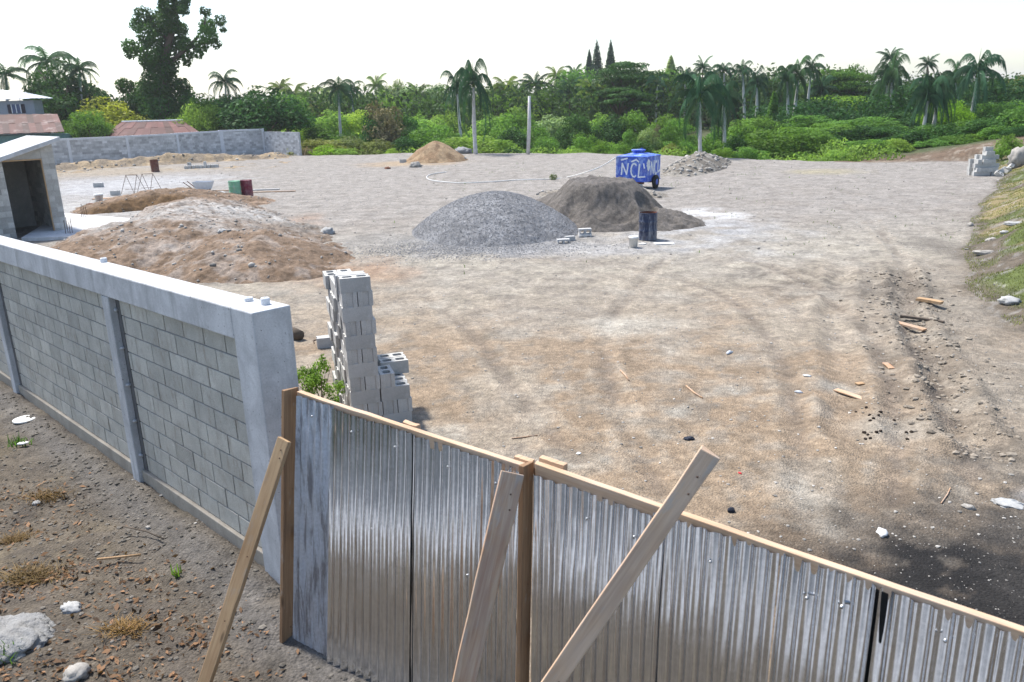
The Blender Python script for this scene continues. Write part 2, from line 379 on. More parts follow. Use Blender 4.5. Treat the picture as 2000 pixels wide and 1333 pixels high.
def hgt(x, y):
    x = np.asarray(x, float); y = np.asarray(y, float)
    z = .05 * (fbm(x * .25, y * .25, 3) - .5) + .05 * (fbm(x * 1.3, y * 1.3, 4) - .5) * np.clip(1.3 - y / 40, .3, 1)
    z = z + .022 * (fbm(x * 5, y * 5, 5) - .5)
    # ruts on the right
    rx = np.interp(y, [5, 10, 13, 16, 19, 21], [5.6, 6.2, 7.2, 8.3, 9.6, 10.4])
    on = sst(8, 9.5, y) * (1 - sst(19, 22, y))
    for o, s in ((-.0, 1.), (-1.55, .55)):
        d = x - rx - o + .5 * (fbm(y * .8, x * .1, 9) - .5)
        z = z - on * s * (.09 * np.exp(-(d / .25) ** 2) - .07 * np.exp(-((np.abs(d) - .42) / .16) ** 2)) * (.5 + fbm(x * 2, y * 2, 11))
    z = z + on * .16 * (fbm(x * 2.2, y * 2.2, 21) - .5) * np.exp(-((x - rx) / 1.6) ** 2)
    for T_ in TRACKS:
        d = tdist(x, y, T_); z = z - .022 * np.exp(-(d / .14) ** 2) + .018 * np.exp(-((d - .27) / .09) ** 2) * (.4 + fbm(x * 4, y * 4, 23))
    # outside ground, camera side of wall and gate
    dw = (x - P0[0]) * NW[0] + (y - P0[1]) * NW[1]
    lw = (x - P0[0]) * DW[0] + (y - P0[1]) * DW[1]
    gd = (GR - GL) / np.linalg.norm(GR - GL); gn = np.array([-gd[1], gd[0]])
    dg = (x - GL[0]) * gn[0] + (y - GL[1]) * gn[1]
    d = np.where(lw > 0, dw, dg)
    out = 1 - sst(-.02, 1.3, d)
    zo = .45 - .03 * np.clip(lw, 0, 12) + .10 * (fbm(x * 1.5, y * 1.5, 6) - .5) + .05 * (fbm(x * 6, y * 6, 8) - .5)
    zo = zo + .05 * np.exp(-((d + .15) / .16) ** 2) * (lw > 0) * (.5 + fbm(x * 3, y * 3, 10))
    z = z * (1 - out) + zo * out
    # right bank
    fx = np.interp(y, FOOT[:, 0], FOOT[:, 1]) + .7 * (fbm(y * .5, x * 0 + 2, 12) - .5) + .3 * (fbm(y * 2, x * 0, 13) - .5)
    b = x - fx
    zb = .55 * sst(-.15, 1.6 + y * .03, b) + .13 * np.clip(b - 1.2, 0, 14) + .3 * (fbm(x * .9, y * .9, 14) - .5) * sst(0, 1.2, b)
    zb = zb * sst(9.5, 15, y) * (1 - sst(50, 58, y))
    z = z + np.where(b > -.2, zb, 0)
    # beyond the lot: lip, valley, rise
    ey = np.interp(x, EDGE[:, 0], EDGE[:, 1]); e = y - ey
    lot = sst(-.5, 1, e)
    drop = -1.6 * sst(0, 7, e) + sst(60, 140, e) * 2.6 + 4.5 * sst(120, 330, e)
    left = sst(-16, -24, x)            # stays level behind the far wall
    drop = drop * (1 - left * (1 - sst(20, 120, e)))
    rightup = sst(20, 27, x)           # cut bank at the far right
    cut = 1.3 * sst(0, 2.0, e) * sst(26.5, 36, x) * (1 - .8 * sst(4, 14, e)) + sst(60, 140, e) * 2.6 + 4.5 * sst(120, 330, e)
    z = z + np.where(e > 0, drop * (1 - rightup) + rightup * cut + .4 * (fbm(x * .3, y * .3, 15) - .5) * lot, 0)
    return z

def earth_color(x, y):
    n1 = fbm(x * .35, y * .35, 31); n2 = fbm(x * 1.2, y * 1.2, 32); n3 = fbm(x * 4, y * 4, 33)
    c = np.zeros((len(x), 3))
    def lay(colr, a): 
        a = np.clip(a, 0, 1)[:, None]; c[:] = c * (1 - a) + np.array(colr) * a
    c[:] = (.40, .37, .335)                                                    # grey gravel, far
    lay((.45, .41, .34), sst(33, 22, y) * .8)
    lay((.50, .455, .37), sst(.42, .62, n2) * sst(28, 20, y) * .7)
    near = sst(23, 11, y + 7 * (n1 - .5)) * (.5 + .5 * sst(.3, .5, fbm(x * .8 + 3, y * .8, 35))) 
    lay((.37, .275, .185), near * sst(.25, .6, n2 + .15) * .95)
    lay((.46, .36, .25), near * sst(.5, .7, n3) * .6)
    lay((.30, .25, .20), sst(.5, .75, n1) * .35 * sst(10, 20, y) * sst(45, 25, y))
    lay((.27, .24, .205), sst(.56, .68, n3) * .55)
    # right side greyer churned soil with dark clods
    rx = np.interp(y, [5, 10, 13, 16, 19, 21], [5.6, 6.2, 7.2, 8.3, 9.6, 10.4])
    lay((.33, .29, .235), np.exp(-((x - rx - .9) / 1.7) ** 2) * sst(5, 8, y) * sst(23, 18, y) * .75)
    dark = np.exp(-((x - rx + .1) / .6) ** 2) * sst(8, 11, y) * sst(22, 18, y)
    lay((.15, .125, .10), dark * sst(.4, .6, n2) * .7)
    lay((.12, .10, .08), blob(x, y, 7.0, 19.0, 2.0, 1.6, .8, 2, .8) * .45 * sst(.4, .6, n3))
    lay((.14, .12, .10), blob(x, y, 12.6, 22.5, .9, 2.0, .8, 3, .5) * .6)
    for T_ in TRACKS:
        d = tdist(x, y, T_); a_ = np.exp(-(d / .13) ** 2); lay((.22, .18, .145), a_ * .55 * sst(.3, .6, n2)); lay((.50, .43, .34), np.exp(-((d - .27) / .08) ** 2) * .5 * sst(.35, .6, n3))
    # burnt black soil, bottom right
    lay((.024, .022, .021), blob(x, y, 4.5, 6.1, 2.7, 1.9, .75, 4, .4) * (.82 + .3 * sst(.3, .55, n3)))
    lay((.06, .055, .05), blob(x, y, 3.8, 6.6, 2.0, 1.5, .95, 5, .7) * .55 * sst(.3, .6, n2)); lay((.07, .065, .06), blob(x, y, 6.2, 8.0, 1.5, 2.0, .95, 15, .6) * .5 * sst(.3, .6, n3))
    lay((.6, .6, .6), blob(x, y, 6.0, 8.0, .5, .3, .7, 6, .6) * .7)
    # cement whitened ground round the barrels and the slab
    lay((.55, .57, .60), blob(x, y, 6.3, 27.0, 3.5, 4.5, .9, 7, .5) * .65 * sst(.3, .65, n2))
    lay((.82, .82, .82), blob(x, y, 7.6, 31.0, 1.4, 1.9, .8, 8, .6) * .9 * sst(.3, .6, n2 * .5 + n3 * .5))
    lay((.50, .51, .53), blob(x, y, 2.2, 24.2, 3.6, 1.6, .8, 9, .5) * .5)
    lay((.56, .53, .46), blob(x, y, 2.6, 15.4, 1.3, 1.0, .9, 10, .6) * .7)
    lay((.58, .59, .61), blob(x, y, -24, 50, 7, 9, .8, 11, .4) * .7)
    lay((.58, .58, .57), blob(x, y, -20, 38, 5, 6, .8, 12, .4) * .6)
    # grey fines spread before the gravel heap
    lay((.30, .31, .325), blob(x, y, -.6, 26.2, 3.6, 3.0, .5, 13, .3) * .7)
    lay((.33, .32, .30), blob(x, y, -4.2, 26.5, 2.2, 3.0, .8, 14, .6) * .5)
    # reddish soil by the mound
    lay((.42, .24, .13), blob(x, y, -4.6, 21.6, 2.0, 1.9, .8, 15, .6) * .6)
    lay((.42, .25, .15), blob(x, y, -8.6, 29.8, 1.4, 4, .8, 16, .5) * .6)
    lay((.50, .37, .23), blob(x, y, -7.5, 63, 4.5, 3.6, .7, 17, .4) * .75)
    lay((.50, .44, .25), blob(x, y, 18.5, 47.5, 2.4, 2.0, .8, 18, .5) * .5)
    lay((.46, .38, .27), blob(x, y, -32, 62, 12, 5, .8, 19, .5) * .6)
    # outside ground: brown soil, its colour lowered further to carry tree shade
    dw = (x - P0[0]) * NW[0] + (y - P0[1]) * NW[1]; lw = (x - P0[0]) * DW[0] + (y - P0[1]) * DW[1]
    gd = (GR - GL) / np.linalg.norm(GR - GL); dg = (x - GL[0]) * -gd[1] + (y - GL[1]) * gd[0]
    d = np.where(lw > 0, dw, dg); o = 1 - sst(.1, .5, d)
    lay((.155, .13, .10), o)
    lay((.195, .16, .11), o * sst(.5, .65, n2) * .8)
    lay((.135, .115, .095), o * sst(.52, .66, n3) * .7)
    lay((.17, .16, .15), o * np.exp(-((d + .25) / .28) ** 2) * .8)
    lay((.62, .62, .62), o * sst(2.4, 2.8, -dg) * (y < 6)); lay((.14, .15, .16), o * sst(3.4, 3.9, -dg) * (y < 6))  # unseen pale and dark bands, added to be mirrored in the zinc sheets
    # right bank: grass over earth
    fx = np.interp(y, FOOT[:, 0], FOOT[:, 1]) + .7 * (fbm(y * .5, x * 0 + 2, 12) - .5) + .3 * (fbm(y * 2, x * 0, 13) - .5); b = x - fx
    bk = sst(-.3, .4, b) * (y < 54) * sst(9, 12, y)
    lay((.17, .14, .105), bk)
    lay((.14, .175, .055), bk * sst(.2, 1.1, b) * sst(.36, .52, n2))
    lay((.36, .29, .14), bk * sst(.1, .6, b) * sst(.48, .62, n1) * .8)
    lay((.42, .40, .37), bk * sst(.62, .7, n3) * .6)
    ey = np.interp(x, EDGE[:, 0], EDGE[:, 1]); e = y - ey
    lay((.14, .16, .06), sst(1.2, 4, e) * (x < 24)); lay((.36, .28, .18), sst(.52, .64, n1) * sst(3, 6, e) * .9 * (x < 24))
    lay((.20, .14, .095), sst(-.4, .3, e) * (x > 22)); lay((.42, .36, .28), sst(.55, .7, n3) * sst(-.4, .3, e) * (x > 22) * .7)
    lay((.10, .12, .05), sst(3, 6, e) * (x > 22))
    return c

rows = np.concatenate([np.linspace(-9, 1.0, 11), 1.5 * np.exp(np.linspace(0, math.log(85 / 1.5), 560)), np.array([88, 91, 95, 100, 106, 113, 121, 130, 140, 152, 165, 180, 200, 225, 255, 300, 360, 450, 600, 900, 1400.])])
us = np.linspace(-1, 1, 561)
Yg, Ug = np.meshgrid(rows, us, indexing='ij'); Xg = Ug * (np.maximum(Yg, 0) * .82 + 6)
xs, ys = Xg.ravel(), Yg.ravel(); zs = hgt(xs, ys)
nr, nc = len(rows), len(us)
ii = (np.arange(nr - 1)[:, None] * nc + np.arange(nc - 1)[None]).ravel()
quads = np.stack([ii, ii + 1, ii + nc + 1, ii + nc], 1)
structure(mesh_obj('ground', np.stack([xs, ys, zs], 1), quads, EARTH, None, True, None, 0, earth_color(xs, ys)))

def patch(x, y, hfun, cfun, n, res, name, mat, root=None, cut=.02, rocks=None, smooth=True):
    """heap as a sheet with real relief, laid into the ground; only where it stands above it"""
    X, Y = np.meshgrid(np.linspace(x[0], x[1], res[0]), np.linspace(y[0], y[1], res[1]), indexing='ij')
    xf, yf = X.ravel(), Y.ravel(); hh = hfun(xf, yf); z = hgt(xf, yf) + hh
    keep = (hh > -.06).reshape(res)
    fk = keep[:-1, :-1] & keep[1:, :-1] & keep[:-1, 1:] & keep[1:, 1:]
    I = np.arange(res[0] * res[1]).reshape(res)
    q = np.stack([I[:-1, :-1][fk], I[1:, :-1][fk], I[1:, 1:][fk], I[:-1, 1:][fk]], 1)
    used = np.unique(q); rm = -np.ones(len(xf), int); rm[used] = np.arange(len(used)); q = rm[q]
    V = np.stack([xf, yf, z], 1)[used]
    return mesh_obj(name, V, q, mat, root, smooth, None, 0, cfun(V[:, 0], V[:, 1], hh[used]))
def bump2(x, y, cx, cy, rx, ry, rot=0, p=2):
    c, s = math.cos(rot), math.sin(rot); dx, dy = x - cx, y - cy
    r = np.sqrt(((dx * c + dy * s) / rx) ** 2 + ((-dx * s + dy * c) / ry) ** 2); return r
def cone(r, k=.25): return (np.sqrt(k * k + 1) - np.sqrt(r * r + k * k)) / (np.sqrt(k * k + 1) - k)     # rounded cone, ~1 at centre 0 at rim

rng = np.random.default_rng(5)
def lay_cols(n): return np.zeros((n, 3))
def mixc(c, colr, a): a = np.clip(a, 0, 1)[:, None]; return c * (1 - a) + np.array(colr) * a

# ------------------------------------------------------------------ dirt mound with crater
def mound_h(x, y):
    h = 1.42 * cone(bump2(x, y, -11.3, 26.8, 5.2, 5.0, .75), .5)
    h = np.maximum(h, 1.3 * cone(bump2(x, y, -12.8, 32.0, 3.6, 8.0, .35), .5))
    h = np.maximum(h, 1.15 * cone(bump2(x, y, -8.0, 24.0, 3.0, 4.0, .6), .5))
    h = np.maximum(h, 1.1 * cone(bump2(x, y, -16.2, 38.4, 4.6, 3.0, .15), .5))
    h = np.maximum(h, .8 * cone(bump2(x, y, -13.3, 26.2, 3.6, 2.6, .6), .5))
    cr = bump2(x, y, -16.2, 34.6, 3.3, 2.9, .25) + .25 * (fbm(x * .9, y * .9, 51) - .5)
    h = h - 1.25 * (1 - sst(.55, 1.05, cr))
    h = h + .42 * (fbm(x * .8, y * .8, 52) - .5) + .26 * (fbm(x * 2.6, y * 2.6, 53) - .5) + .09 * (fbm(x * 8, y * 8, 54) - .5)
    h = h * .68
    # keep it off the slab and the shed
    return h - 2 * sst(-14.4, -15.6, x) * sst(33.4, 32.4, y)
def mound_c(x, y, h):
    n1 = fbm(x * .6, y * .6, 61); n2 = fbm(x * 1.8, y * 1.8, 62); n3 = fbm(x * 6, y * 6, 63)
    c = np.tile(np.array([.29, .205, .14]), (len(x), 1))
    c = mixc(c, (.38, .27, .19), sst(.45, .65, n2))
    ridge = np.maximum(blob(x, y, -12.3, 29.2, 3.6, 3.4, .6, 3, .5), blob(x, y, -9.6, 30.5, 2.6, 6.0, .6, 4, .5))
    c = mixc(c, (.60, .58, .55), ridge * (.7 + .3 * sst(.35, .6, n2)))
    c = mixc(c, (.40, .36, .32), sst(.5, .62, n2) * .55 * (y < 31))
    c = mixc(c, (.34, .31, .27), np.exp(-((x + 7.6) / 1.8) ** 2) * sst(24, 30, y) * .8)
    cr = bump2(x, y, -16.2, 34.6, 3.3, 2.9, .25)
    c = mixc(c, (.24, .145, .07), (1 - sst(.95, 1.15, cr)))
    c = mixc(c, (.17, .11, .065), sst(.55, .7, n3) * .6)
    return c
def scatter_rocks(mb, hfun, xr, yr, n, r0, r1, rng, sq=(1, 1, .7), sub=0):
    x = rng.uniform(*xr, n); y = rng.uniform(*yr, n); h = hfun(x, y); k = h > .02; x, y, h = x[k], y[k], h[k]
    r = r0 + (r1 - r0) * rng.random(len(x)) ** 3
    mb.rocks(np.stack([x, y, hgt(x, y) + h + r * .2], 1), r, rng, rng.random(len(x)), sq, sub)
t = thing('dirt_mound', 'long heap of brown earth and pale gravel hollowed out behind the wall', 'dirt heap', (-11, 28, 0))
patch((-22, -3), (19, 43), mound_h, mound_c, 0, (420, 520), 'heaped_earth', EARTH, t)
mb = MB(); scatter_rocks(mb, mound_h, (-21, -3), (19.5, 42), 3500, .008, .055, rng); scatter_rocks(mb, mound_h, (-13, -4), (20, 27), 90, .02, .11, rng)
o = mb.build('loose_stones', M['stone'], t, True); o['kind'] = 'stuff'

# gravel heap
def gravel_h(x, y):
    h = 1.32 * cone(bump2(x, y, -.55, 28.6, 2.95, 3.6), 2.2)
    h = np.maximum(h, 1.0 * cone(bump2(x, y, .75, 28.2, 1.8, 2.6), .4))
    return h + .10 * (fbm(x * .9, y * .9, 71) - .5) + .05 * (fbm(x * 12, y * 12, 72) - .5)
t = thing('gravel_pile', 'large heap of blue grey crushed gravel in the middle of the lot', 'gravel pile', (-.7, 28.5, 0))
patch((-5.2, 4), (23.5, 33.5), gravel_h, lambda x, y, h: np.tile((.33, .333, .34), (len(x), 1)) * (.7 + .6 * fbm(x * 14, y * 14, 73))[:, None], 0, (260, 260), 'gravel_body', EARTH, t)
mb = MB(); scatter_rocks(mb, gravel_h, (-5.2, 4), (24, 31), 46000, .008, .020, rng, sq=(1, 1, .8))
mb.build('gravel_stones', M['gravel'], t)['kind'] = 'stuff'
mb = MB()
x = rng.normal(-1.2, 2.0, 5200); y = rng.normal(24.8, .9, 5200)
mb.rocks(np.stack([x, y, hgt(x, y) + .005], 1), rng.uniform(.007, .02, 5200), rng, rng.random(5200))
stuff(mb.build('spilled_gravel', M['gravel']), 'thin scatter of grey gravel in front of the gravel heap', 'gravel')

# sand heap
def sand_h(x, y):
    h = 2.0 * cone(bump2(x, y, 3.55, 30.6, 2.65, 3.3), .5); h = np.minimum(h, 1.46 + .12 * (fbm(x, y, 80) - .5))
    h = np.maximum(h, .6 * cone(bump2(x, y, 4.9, 29.2, 2.3, 1.9), .6)); h = np.maximum(h, .75 * cone(bump2(x, y, 2.9, 33.5, 2.0, 3.5, .3), .5))
    bite = bump2(x, y, 3.7, 28.3, .95, .75); h = h - .38 * (1 - sst(.5, 1.05, bite + .3 * (fbm(x * 2, y * 2, 81) - .5)))
    bite = bump2(x, y, 2.5, 28.6, .8, .8); h = h - .3 * (1 - sst(.5, 1.05, bite + .35 * (fbm(x * 2, y * 2, 83) - .5)))
    bite = bump2(x, y, 5.0, 28.9, .45, .6); h = h - .25 * (1 - sst(.6, 1.0, bite))
    return h + .20 * (fbm(x * 1.6, y * 1.6, 82) - .5) + .12 * np.abs(fbm(x * 2.6, y * 3.4, 86) - .5) + .06 * (fbm(x * 7, y * 7, 84) - .5)
def sand_c(x, y, h):
    n = fbm(x * 2.5, y * 2.5, 85); c = np.tile(np.array([.20, .18, .16]), (len(x), 1)); c = mixc(c, (.14, .125, .11), sst(.5, .65, n) * .7); return mixc(c, (.21, .19, .175), sst(1.2, 1.5, h) * .5)
tag(patch((.3, 7.6), (26, 38), sand_h, sand_c, 0, (260, 300), 'sand_pile', M['sand']), 'flat topped heap of grey brown sand dug away at the front beside the gravel', 'sand pile')

# tan soil heap far off, rubble bank, far rubble along the wall
def tan_h(x, y): return 1.5 * cone(bump2(x, y, -5.7, 65.0, 2.6, 2.6), .35) + .2 * (fbm(x * 1.4, y * 1.4, 91) - .5)
tag(patch((-9, -2.5), (61, 69), tan_h, lambda x, y, h: mixc(np.tile(np.array([.46, .33, .20]), (len(x), 1)), (.36, .24, .14), sst(.45, .6, fbm(x * 2, y * 2, 92))), 0, (110, 110), 'tan_soil_pile', EARTH), 'tan soil heap near the far edge of the lot, left of the twin palms', 'dirt heap')
def rub_h(x, y): return 1.0 * cone(bump2(x, y, 12.4, 52.5, 1.9, 7.2, -.42), .4) + .25 * (fbm(x * 1.2, y * 1.2, 93) - .5) - .08
t = thing('rubble_bank', 'long low bank of grey earth and white stones behind the blue tank', 'rubble', (11, 48, 0))
patch((7.5, 18), (43, 61), rub_h, lambda x, y, h: mixc(np.tile(np.array([.26, .23, .19]), (len(x), 1)), (.40, .37, .32), sst(.45, .6, fbm(x * 2, y * 2, 94))), 0, (110, 220), 'rubble_earth', EARTH, t)
mb = MB(); scatter_rocks(mb, rub_h, (8, 17.5), (44, 60), 1500, .03, .17, rng); mb.build('loose_stones', M['stone'], t, True)['kind'] = 'stuff'
def rub2_h(x, y): return .55 * cone(bump2(x, y, 4.4, 38.5, 3.4, 2.8, -.5), .5) + .2 * (fbm(x * 1.6, y * 1.6, 95) - .5) - .05
t = thing('rubble_bank', 'low stony spoil bank between the sand heap and the white hose', 'rubble', (4.4, 38.5, 0))
patch((.5, 8.5), (34, 43), rub2_h, lambda x, y, h: mixc(np.tile(np.array([.30, .265, .22]), (len(x), 1)), (.42, .39, .34), sst(.45, .6, fbm(x * 2, y * 2, 96))), 0, (130, 130), 'rubble_earth', EARTH, t)
mb = MB(); scatter_rocks(mb, rub2_h, (1, 8), (35, 42), 600, .02, .12, rng); mb.build('loose_stones', M['stone'], t, True)['kind'] = 'stuff'
def rub3_h(x, y):
    s = (x + 36) / 17.; yc = 67 + s * 9.2
    return (.75 * np.exp(-((y - yc + .8) / 1.3) ** 2) * (.35 + 1.1 * fbm(x * .35, y * .2, 97)) * sst(-40, -36, x) * sst(-19.2, -22, x) + .45 * (fbm(x * 1.0, y * 1.0, 98) - .5) - .10)
t = thing('spoil_heap', 'long uneven tan spoil heap along the foot of the far block wall', 'dirt heap', (-28, 68, 0))
patch((-42, -18), (58, 77.5), rub3_h, lambda x, y, h: mixc(np.tile(np.array([.48, .37, .24]), (len(x), 1)), (.32, .26, .19), sst(.45, .6, fbm(x * 1.2, y * 1.2, 99))), 0, (200, 160), 'spoil_earth', EARTH, t)
mb = MB(); scatter_rocks(mb, rub3_h, (-40, -19), (60, 76), 900, .04, .15, rng); mb.build('loose_stones', M['stone'], t, True)['kind'] = 'stuff'

# ------------------------------------------------------------------ near block wall
def wp(l, d, z):        # along wall, depth into the lot, height above its sloping base line
    return np.array([P0[0] + DW[0] * l + NW[0] * d, P0[1] + DW[1] * l + NW[1] * d, .45 - .03 * l + z])
def wbox(mb, l0, l1, d0, d1, z0, z1, tone=.5):
    vs = [wp(l, d, z) for z in (z0, z1) for d in (d0, d1) for l in (l0, l1)]
    mb.add(vs, [(0, 2, 3, 1), (4, 5, 7, 6), (0, 1, 5, 4), (2, 6, 7, 3), (0, 4, 6, 2), (1, 3, 7, 5)], tone)
WT = 2.45; BM = .27
t = thing('block_wall', 'grey concrete block wall with smooth cap running from the gate to the left', 'wall', (P0[0], P0[1], .45))
mb = MB(); wbox(mb, 0, .36, 0, .33, -.3, WT); mb.build('end_column', M['cap'], t, False, .012)
mb = MB(); wbox(mb, .363, 15, .003, .30, WT - BM, WT - .002); mb.build('cap_beam', M['cap'], t, False, .012)
mb = MB(); wbox(mb, .363, 15, .045, .25, -.4, .17); mb.build('plinth', M['plinth'], t, False, .01)
for d_, z_, r_h in ((.17, 1.42, .022), (.20, 1.30, .028), (.15, 1.55, .012)):
    mb = MB(); c_ = wp(-.004, d_, z_); mb.rock(c_, r_h, rng, .5, (1, 1, 1), 1); mb.build('tie_hole', M['darkgrey'], t, True)
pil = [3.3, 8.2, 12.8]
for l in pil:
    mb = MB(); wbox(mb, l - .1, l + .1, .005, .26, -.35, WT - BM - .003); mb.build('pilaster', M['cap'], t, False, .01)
    mb = MB(); wbox(mb, l - .20, l - .102, .076, .2, -.2, WT - BM - .004); mb.build('dark_strip', M['darkgrey'], t)  # narrow dark grey band beside each pilaster
bounds = [.36] + pil + [15]
BH = (WT - BM - .17) / 10
for k in range(4):
    a = bounds[k] + (0 if k == 0 else .1); b = bounds[k + 1] - .1
    mb = MB(); wbox(mb, a, b, .093, .24, .17, WT - BM - .003); mb.build('mortar_bed', M['mortar'], t)
    mb = MB()
    for r in range(10):
        l = a - (.0 if r % 2 else .21) - .06
        while l < b:
            l0 = max(a, l + .008) + .001; l1 = min(b, l + .412) - .001
            if l1 - l0 > .03:
                j = rng.uniform(-.002, .002)
                wbox(mb, l0, l1, .083 + j, .12, .17 + r * BH + .007, .17 + (r + 1) * BH - .007, float(np.clip(rng.normal(.5, .16), 0, 1)))
            l += .42
    mb.build('block_panel', M['block'], t, False, .004)
def stub(px, py, h):
    L = 0
    p = g(px, py, .45 + WT)
    for _ in range(6):
        L = (p[0] - P0[0]) * DW[0] + (p[1] - P0[1]) * DW[1]; p = g(px, py, .45 + WT - .03 * L)
    m_ = MB(); m_.lathe([(.0, h - .02), (.02, h - .02), (.022, h), (.033, h), (.036, h - .01), (.036, -.02)], 16, p); m_.build('pipe_stub', M['farpost'], t, True)
for q in ((203, 512, .045), (486, 588, .03), (519, 595, .055)): stub(*q)
mb = MB()
for q in range(5): mb.rock(wp(3.18, .06, .35 + q * .42), .03, rng, .5, (1, 1, .8))
mb.build('mortar_lump', M['cap'], t, True)

# ------------------------------------------------------------------ sheet metal gate
gTL = np.array([-1.585, 5.43, 2.42]); gBL = np.array([-1.76, 5.22, .46])
gTM = np.array([.063, 4.11, 2.41]); gBM = np.array([-.01, 4.0, .44])
gTM2 = np.array([.10, 4.08, 2.44]); gBM2 = np.array([.05, 3.97, .44])
gTR = gTM2 + np.array([1.85, -1.57, 0]) * 1.75 + np.array([0, 0, -.03]); gBR = gBM2 + np.array([1.85, -1.57, 0]) * 1.75
def leafpt(c, u, v):
    bl, tl, br, tr = c; return (bl * (1 - v) + tl * v) * (1 - u) + (br * (1 - v) + tr * v) * u
def leafn(c, u=.5):
    bl, tl, br, tr = c; n = np.cross((br - bl) * (1 - .5) + (tr - tl) * .5, (tl - bl) * (1 - u) + (tr - br) * u); n = n / np.linalg.norm(n); return n if n[1] < 0 else -n
def sheet(root, c, u0_, u1_, vb, vt, off, mat, seed, dent=.004, curl=0.):
    L = np.linalg.norm(c[3] - c[1]); n = leafn(c)
    nu = max(8, int((u1_ - u0_) * L / .0062)); nv = 46
    U = np.linspace(u0_, u1_, nu); Vv = np.linspace(0, 1, nv); r_ = np.random.default_rng(seed)
    UU, VV = np.meshgrid(U, Vv, indexing='ij')
    bot = vb + .006 * np.sin(UU * L / .076 * 6.283) + .008 * (fbm(UU * 14, UU * 0, seed) - .5)
    top = vt + .010 * (fbm(UU * 22, UU * 0 + 3, seed + 2) - .5)
    v = bot + (top - bot) * VV
    ph = UU * L / .0762 * 2 * math.pi
    s = np.sin(ph); prof = ((1 + s) / 2) ** 2.0 * .019 - .007
    d = prof + off + dent * 2 * (fbm(UU * L * 2.1, v * 2.4, seed + 5) - .5) * 2 + dent * .35 * (fbm(UU * L * 9, v * 3.5, seed + 9) - .5) * 2
    pass
    d = d - sst(.62, 1., VV) * dent * 5.5 * fbm(UU * L * 6.5, UU * 0 + 1, seed + 14)
    d = d + curl * sst(.85, 1., (UU - u0_) / (u1_ - u0_)) * .035 * sst(.95, .3, VV)
    bl, tl, br, tr = c
    P = ((bl * (1 - v[..., None]) + tl * v[..., None]) * (1 - UU[..., None]) + (br * (1 - v[..., None]) + tr * v[..., None]) * UU[..., None]) + n * d[..., None]
    I = np.arange(nu * nv).reshape(nu, nv)
    q = np.stack([I[:-1, :-1].ravel(), I[1:, :-1].ravel(), I[1:, 1:].ravel(), I[:-1, 1:].ravel()], 1)
    o = mesh_obj('metal_sheet', P.reshape(-1, 3), q, mat, root, True)
    so = o.modifiers.new('thick', 'SOLIDIFY'); so.thickness = .0012; so.use_rim = False
    return o
def oriented_plank(name, p, q, wdir, wd, th, mat, root, seed=0, taper=0):
    """plank in its own local frame: z along the grain, so the grain texture follows it"""
    p, q = np.array(p, float), np.array(q, float); z = q - p; L = np.linalg.norm(z); z /= L
    wdir = np.array(wdir, float); wdir = wdir - z * (wdir @ z); wdir /= np.linalg.norm(wdir); n = np.cross(z, wdir)
    r_ = np.random.default_rng(seed); ns = 14; vs = []
    for k in range(ns + 1):
        a = k / ns; wv = wd * (1 + .025 * r_.normal()) / 2; bow = .004 * math.sin(a * 3.1)
        for i, j in ((-1, -1), (1, -1), (1, 1), (-1, 1)): vs.append((i * wv, j * th / 2 + bow, a * L + (r_.normal() * .006 if k in (0, ns) else 0)))
    fs = [(k * 4 + i, k * 4 + (i + 1) % 4, k * 4 + 4 + (i + 1) % 4, k * 4 + 4 + i) for k in range(ns) for i in range(4)] + [(3, 2, 1, 0), tuple(ns * 4 + i for i in range(4))]
    me = bpy.data.meshes.new(name); me.from_pydata(vs, [], fs); me.materials.append(mat)
    o = bpy.data.objects.new(name, me); col.objects.link(o)
    loc = p - (np.array(root.location) if root is not None else 0)
    o.matrix_local = Matrix(((wdir[0], n[0], z[0], loc[0]), (wdir[1], n[1], z[1], loc[1]), (wdir[2], n[2], z[2], loc[2]), (0, 0, 0, 1)))
    if root is not None: o.parent = root
    b = o.modifiers.new('bevel', 'BEVEL'); b.width = .004; b.segments = 2; b.limit_method = 'ANGLE'
    if name in ('brace_plank', 'gate_post_or_backing') :
        for k in range(4):
            f_ = (.03, .06, .35, .62)[k] if name == 'gate_post_or_backing' else (.93, .96, .55, .3)[k]
            for j in (-1, 1):
                nb = MB(); nb.lathe([(0, .0025), (.0045, .002), (.005, -.002)], 8, (0, 0, 0)); no = nb.build('nail_head', M['rebar'], None, True); no.parent = o
                no.matrix_local = Matrix(((1, 0, 0, j * wd * .22 * (1 - .5 * (k % 2))), (0, 0, -1 * j, 0), (0, 1 * j, 0, L * f_), (0, 0, 0, 1))); no.location.y = -j * th / 2 + .002 * -j
    return o
# left leaf
cL = (gBL, gTL, gBM, gTM); nL = leafn(cL); aL = (gTM - gTL) / np.linalg.norm(gTM - gTL)
t = thing('gate_leaf', 'left leaf of the corrugated zinc gate, wood framed, next to the wall column', 'gate', gBL)
sheet(t, cL, .012, .20, .01, .988, .004, M['oldzinc'], 3, .002)
sheet(t, cL, .193, .565, -.03, .983, .010, M['zinc'], 14, .0035)
sheet(t, cL, .545, .975, -.03, .983, .003, M['zinc'], 25, .004)
oriented_plank('gate_post_or_backing', gBL - aL * .045 + nL * .01 + np.array([0, 0, -.03]), gTL - aL * .045 + nL * .01 + np.array([0, 0, .012]), nL, .13, .035, M['postwood'], t, 1)
oriented_plank('gate_post_or_backing', gBM + nL * .0 - aL * .005, gTM + np.array([0, 0, .02]), nL, .10, .035, M['postwood'], t, 2)
oriented_plank('top_rail', gTL - nL * .035 + np.array([0, 0, -.05]), gTM - nL * .035 - aL * .03 + np.array([0, 0, -.05]), (0, 0, 1), .09, .04, M['wood3'], t, 3)
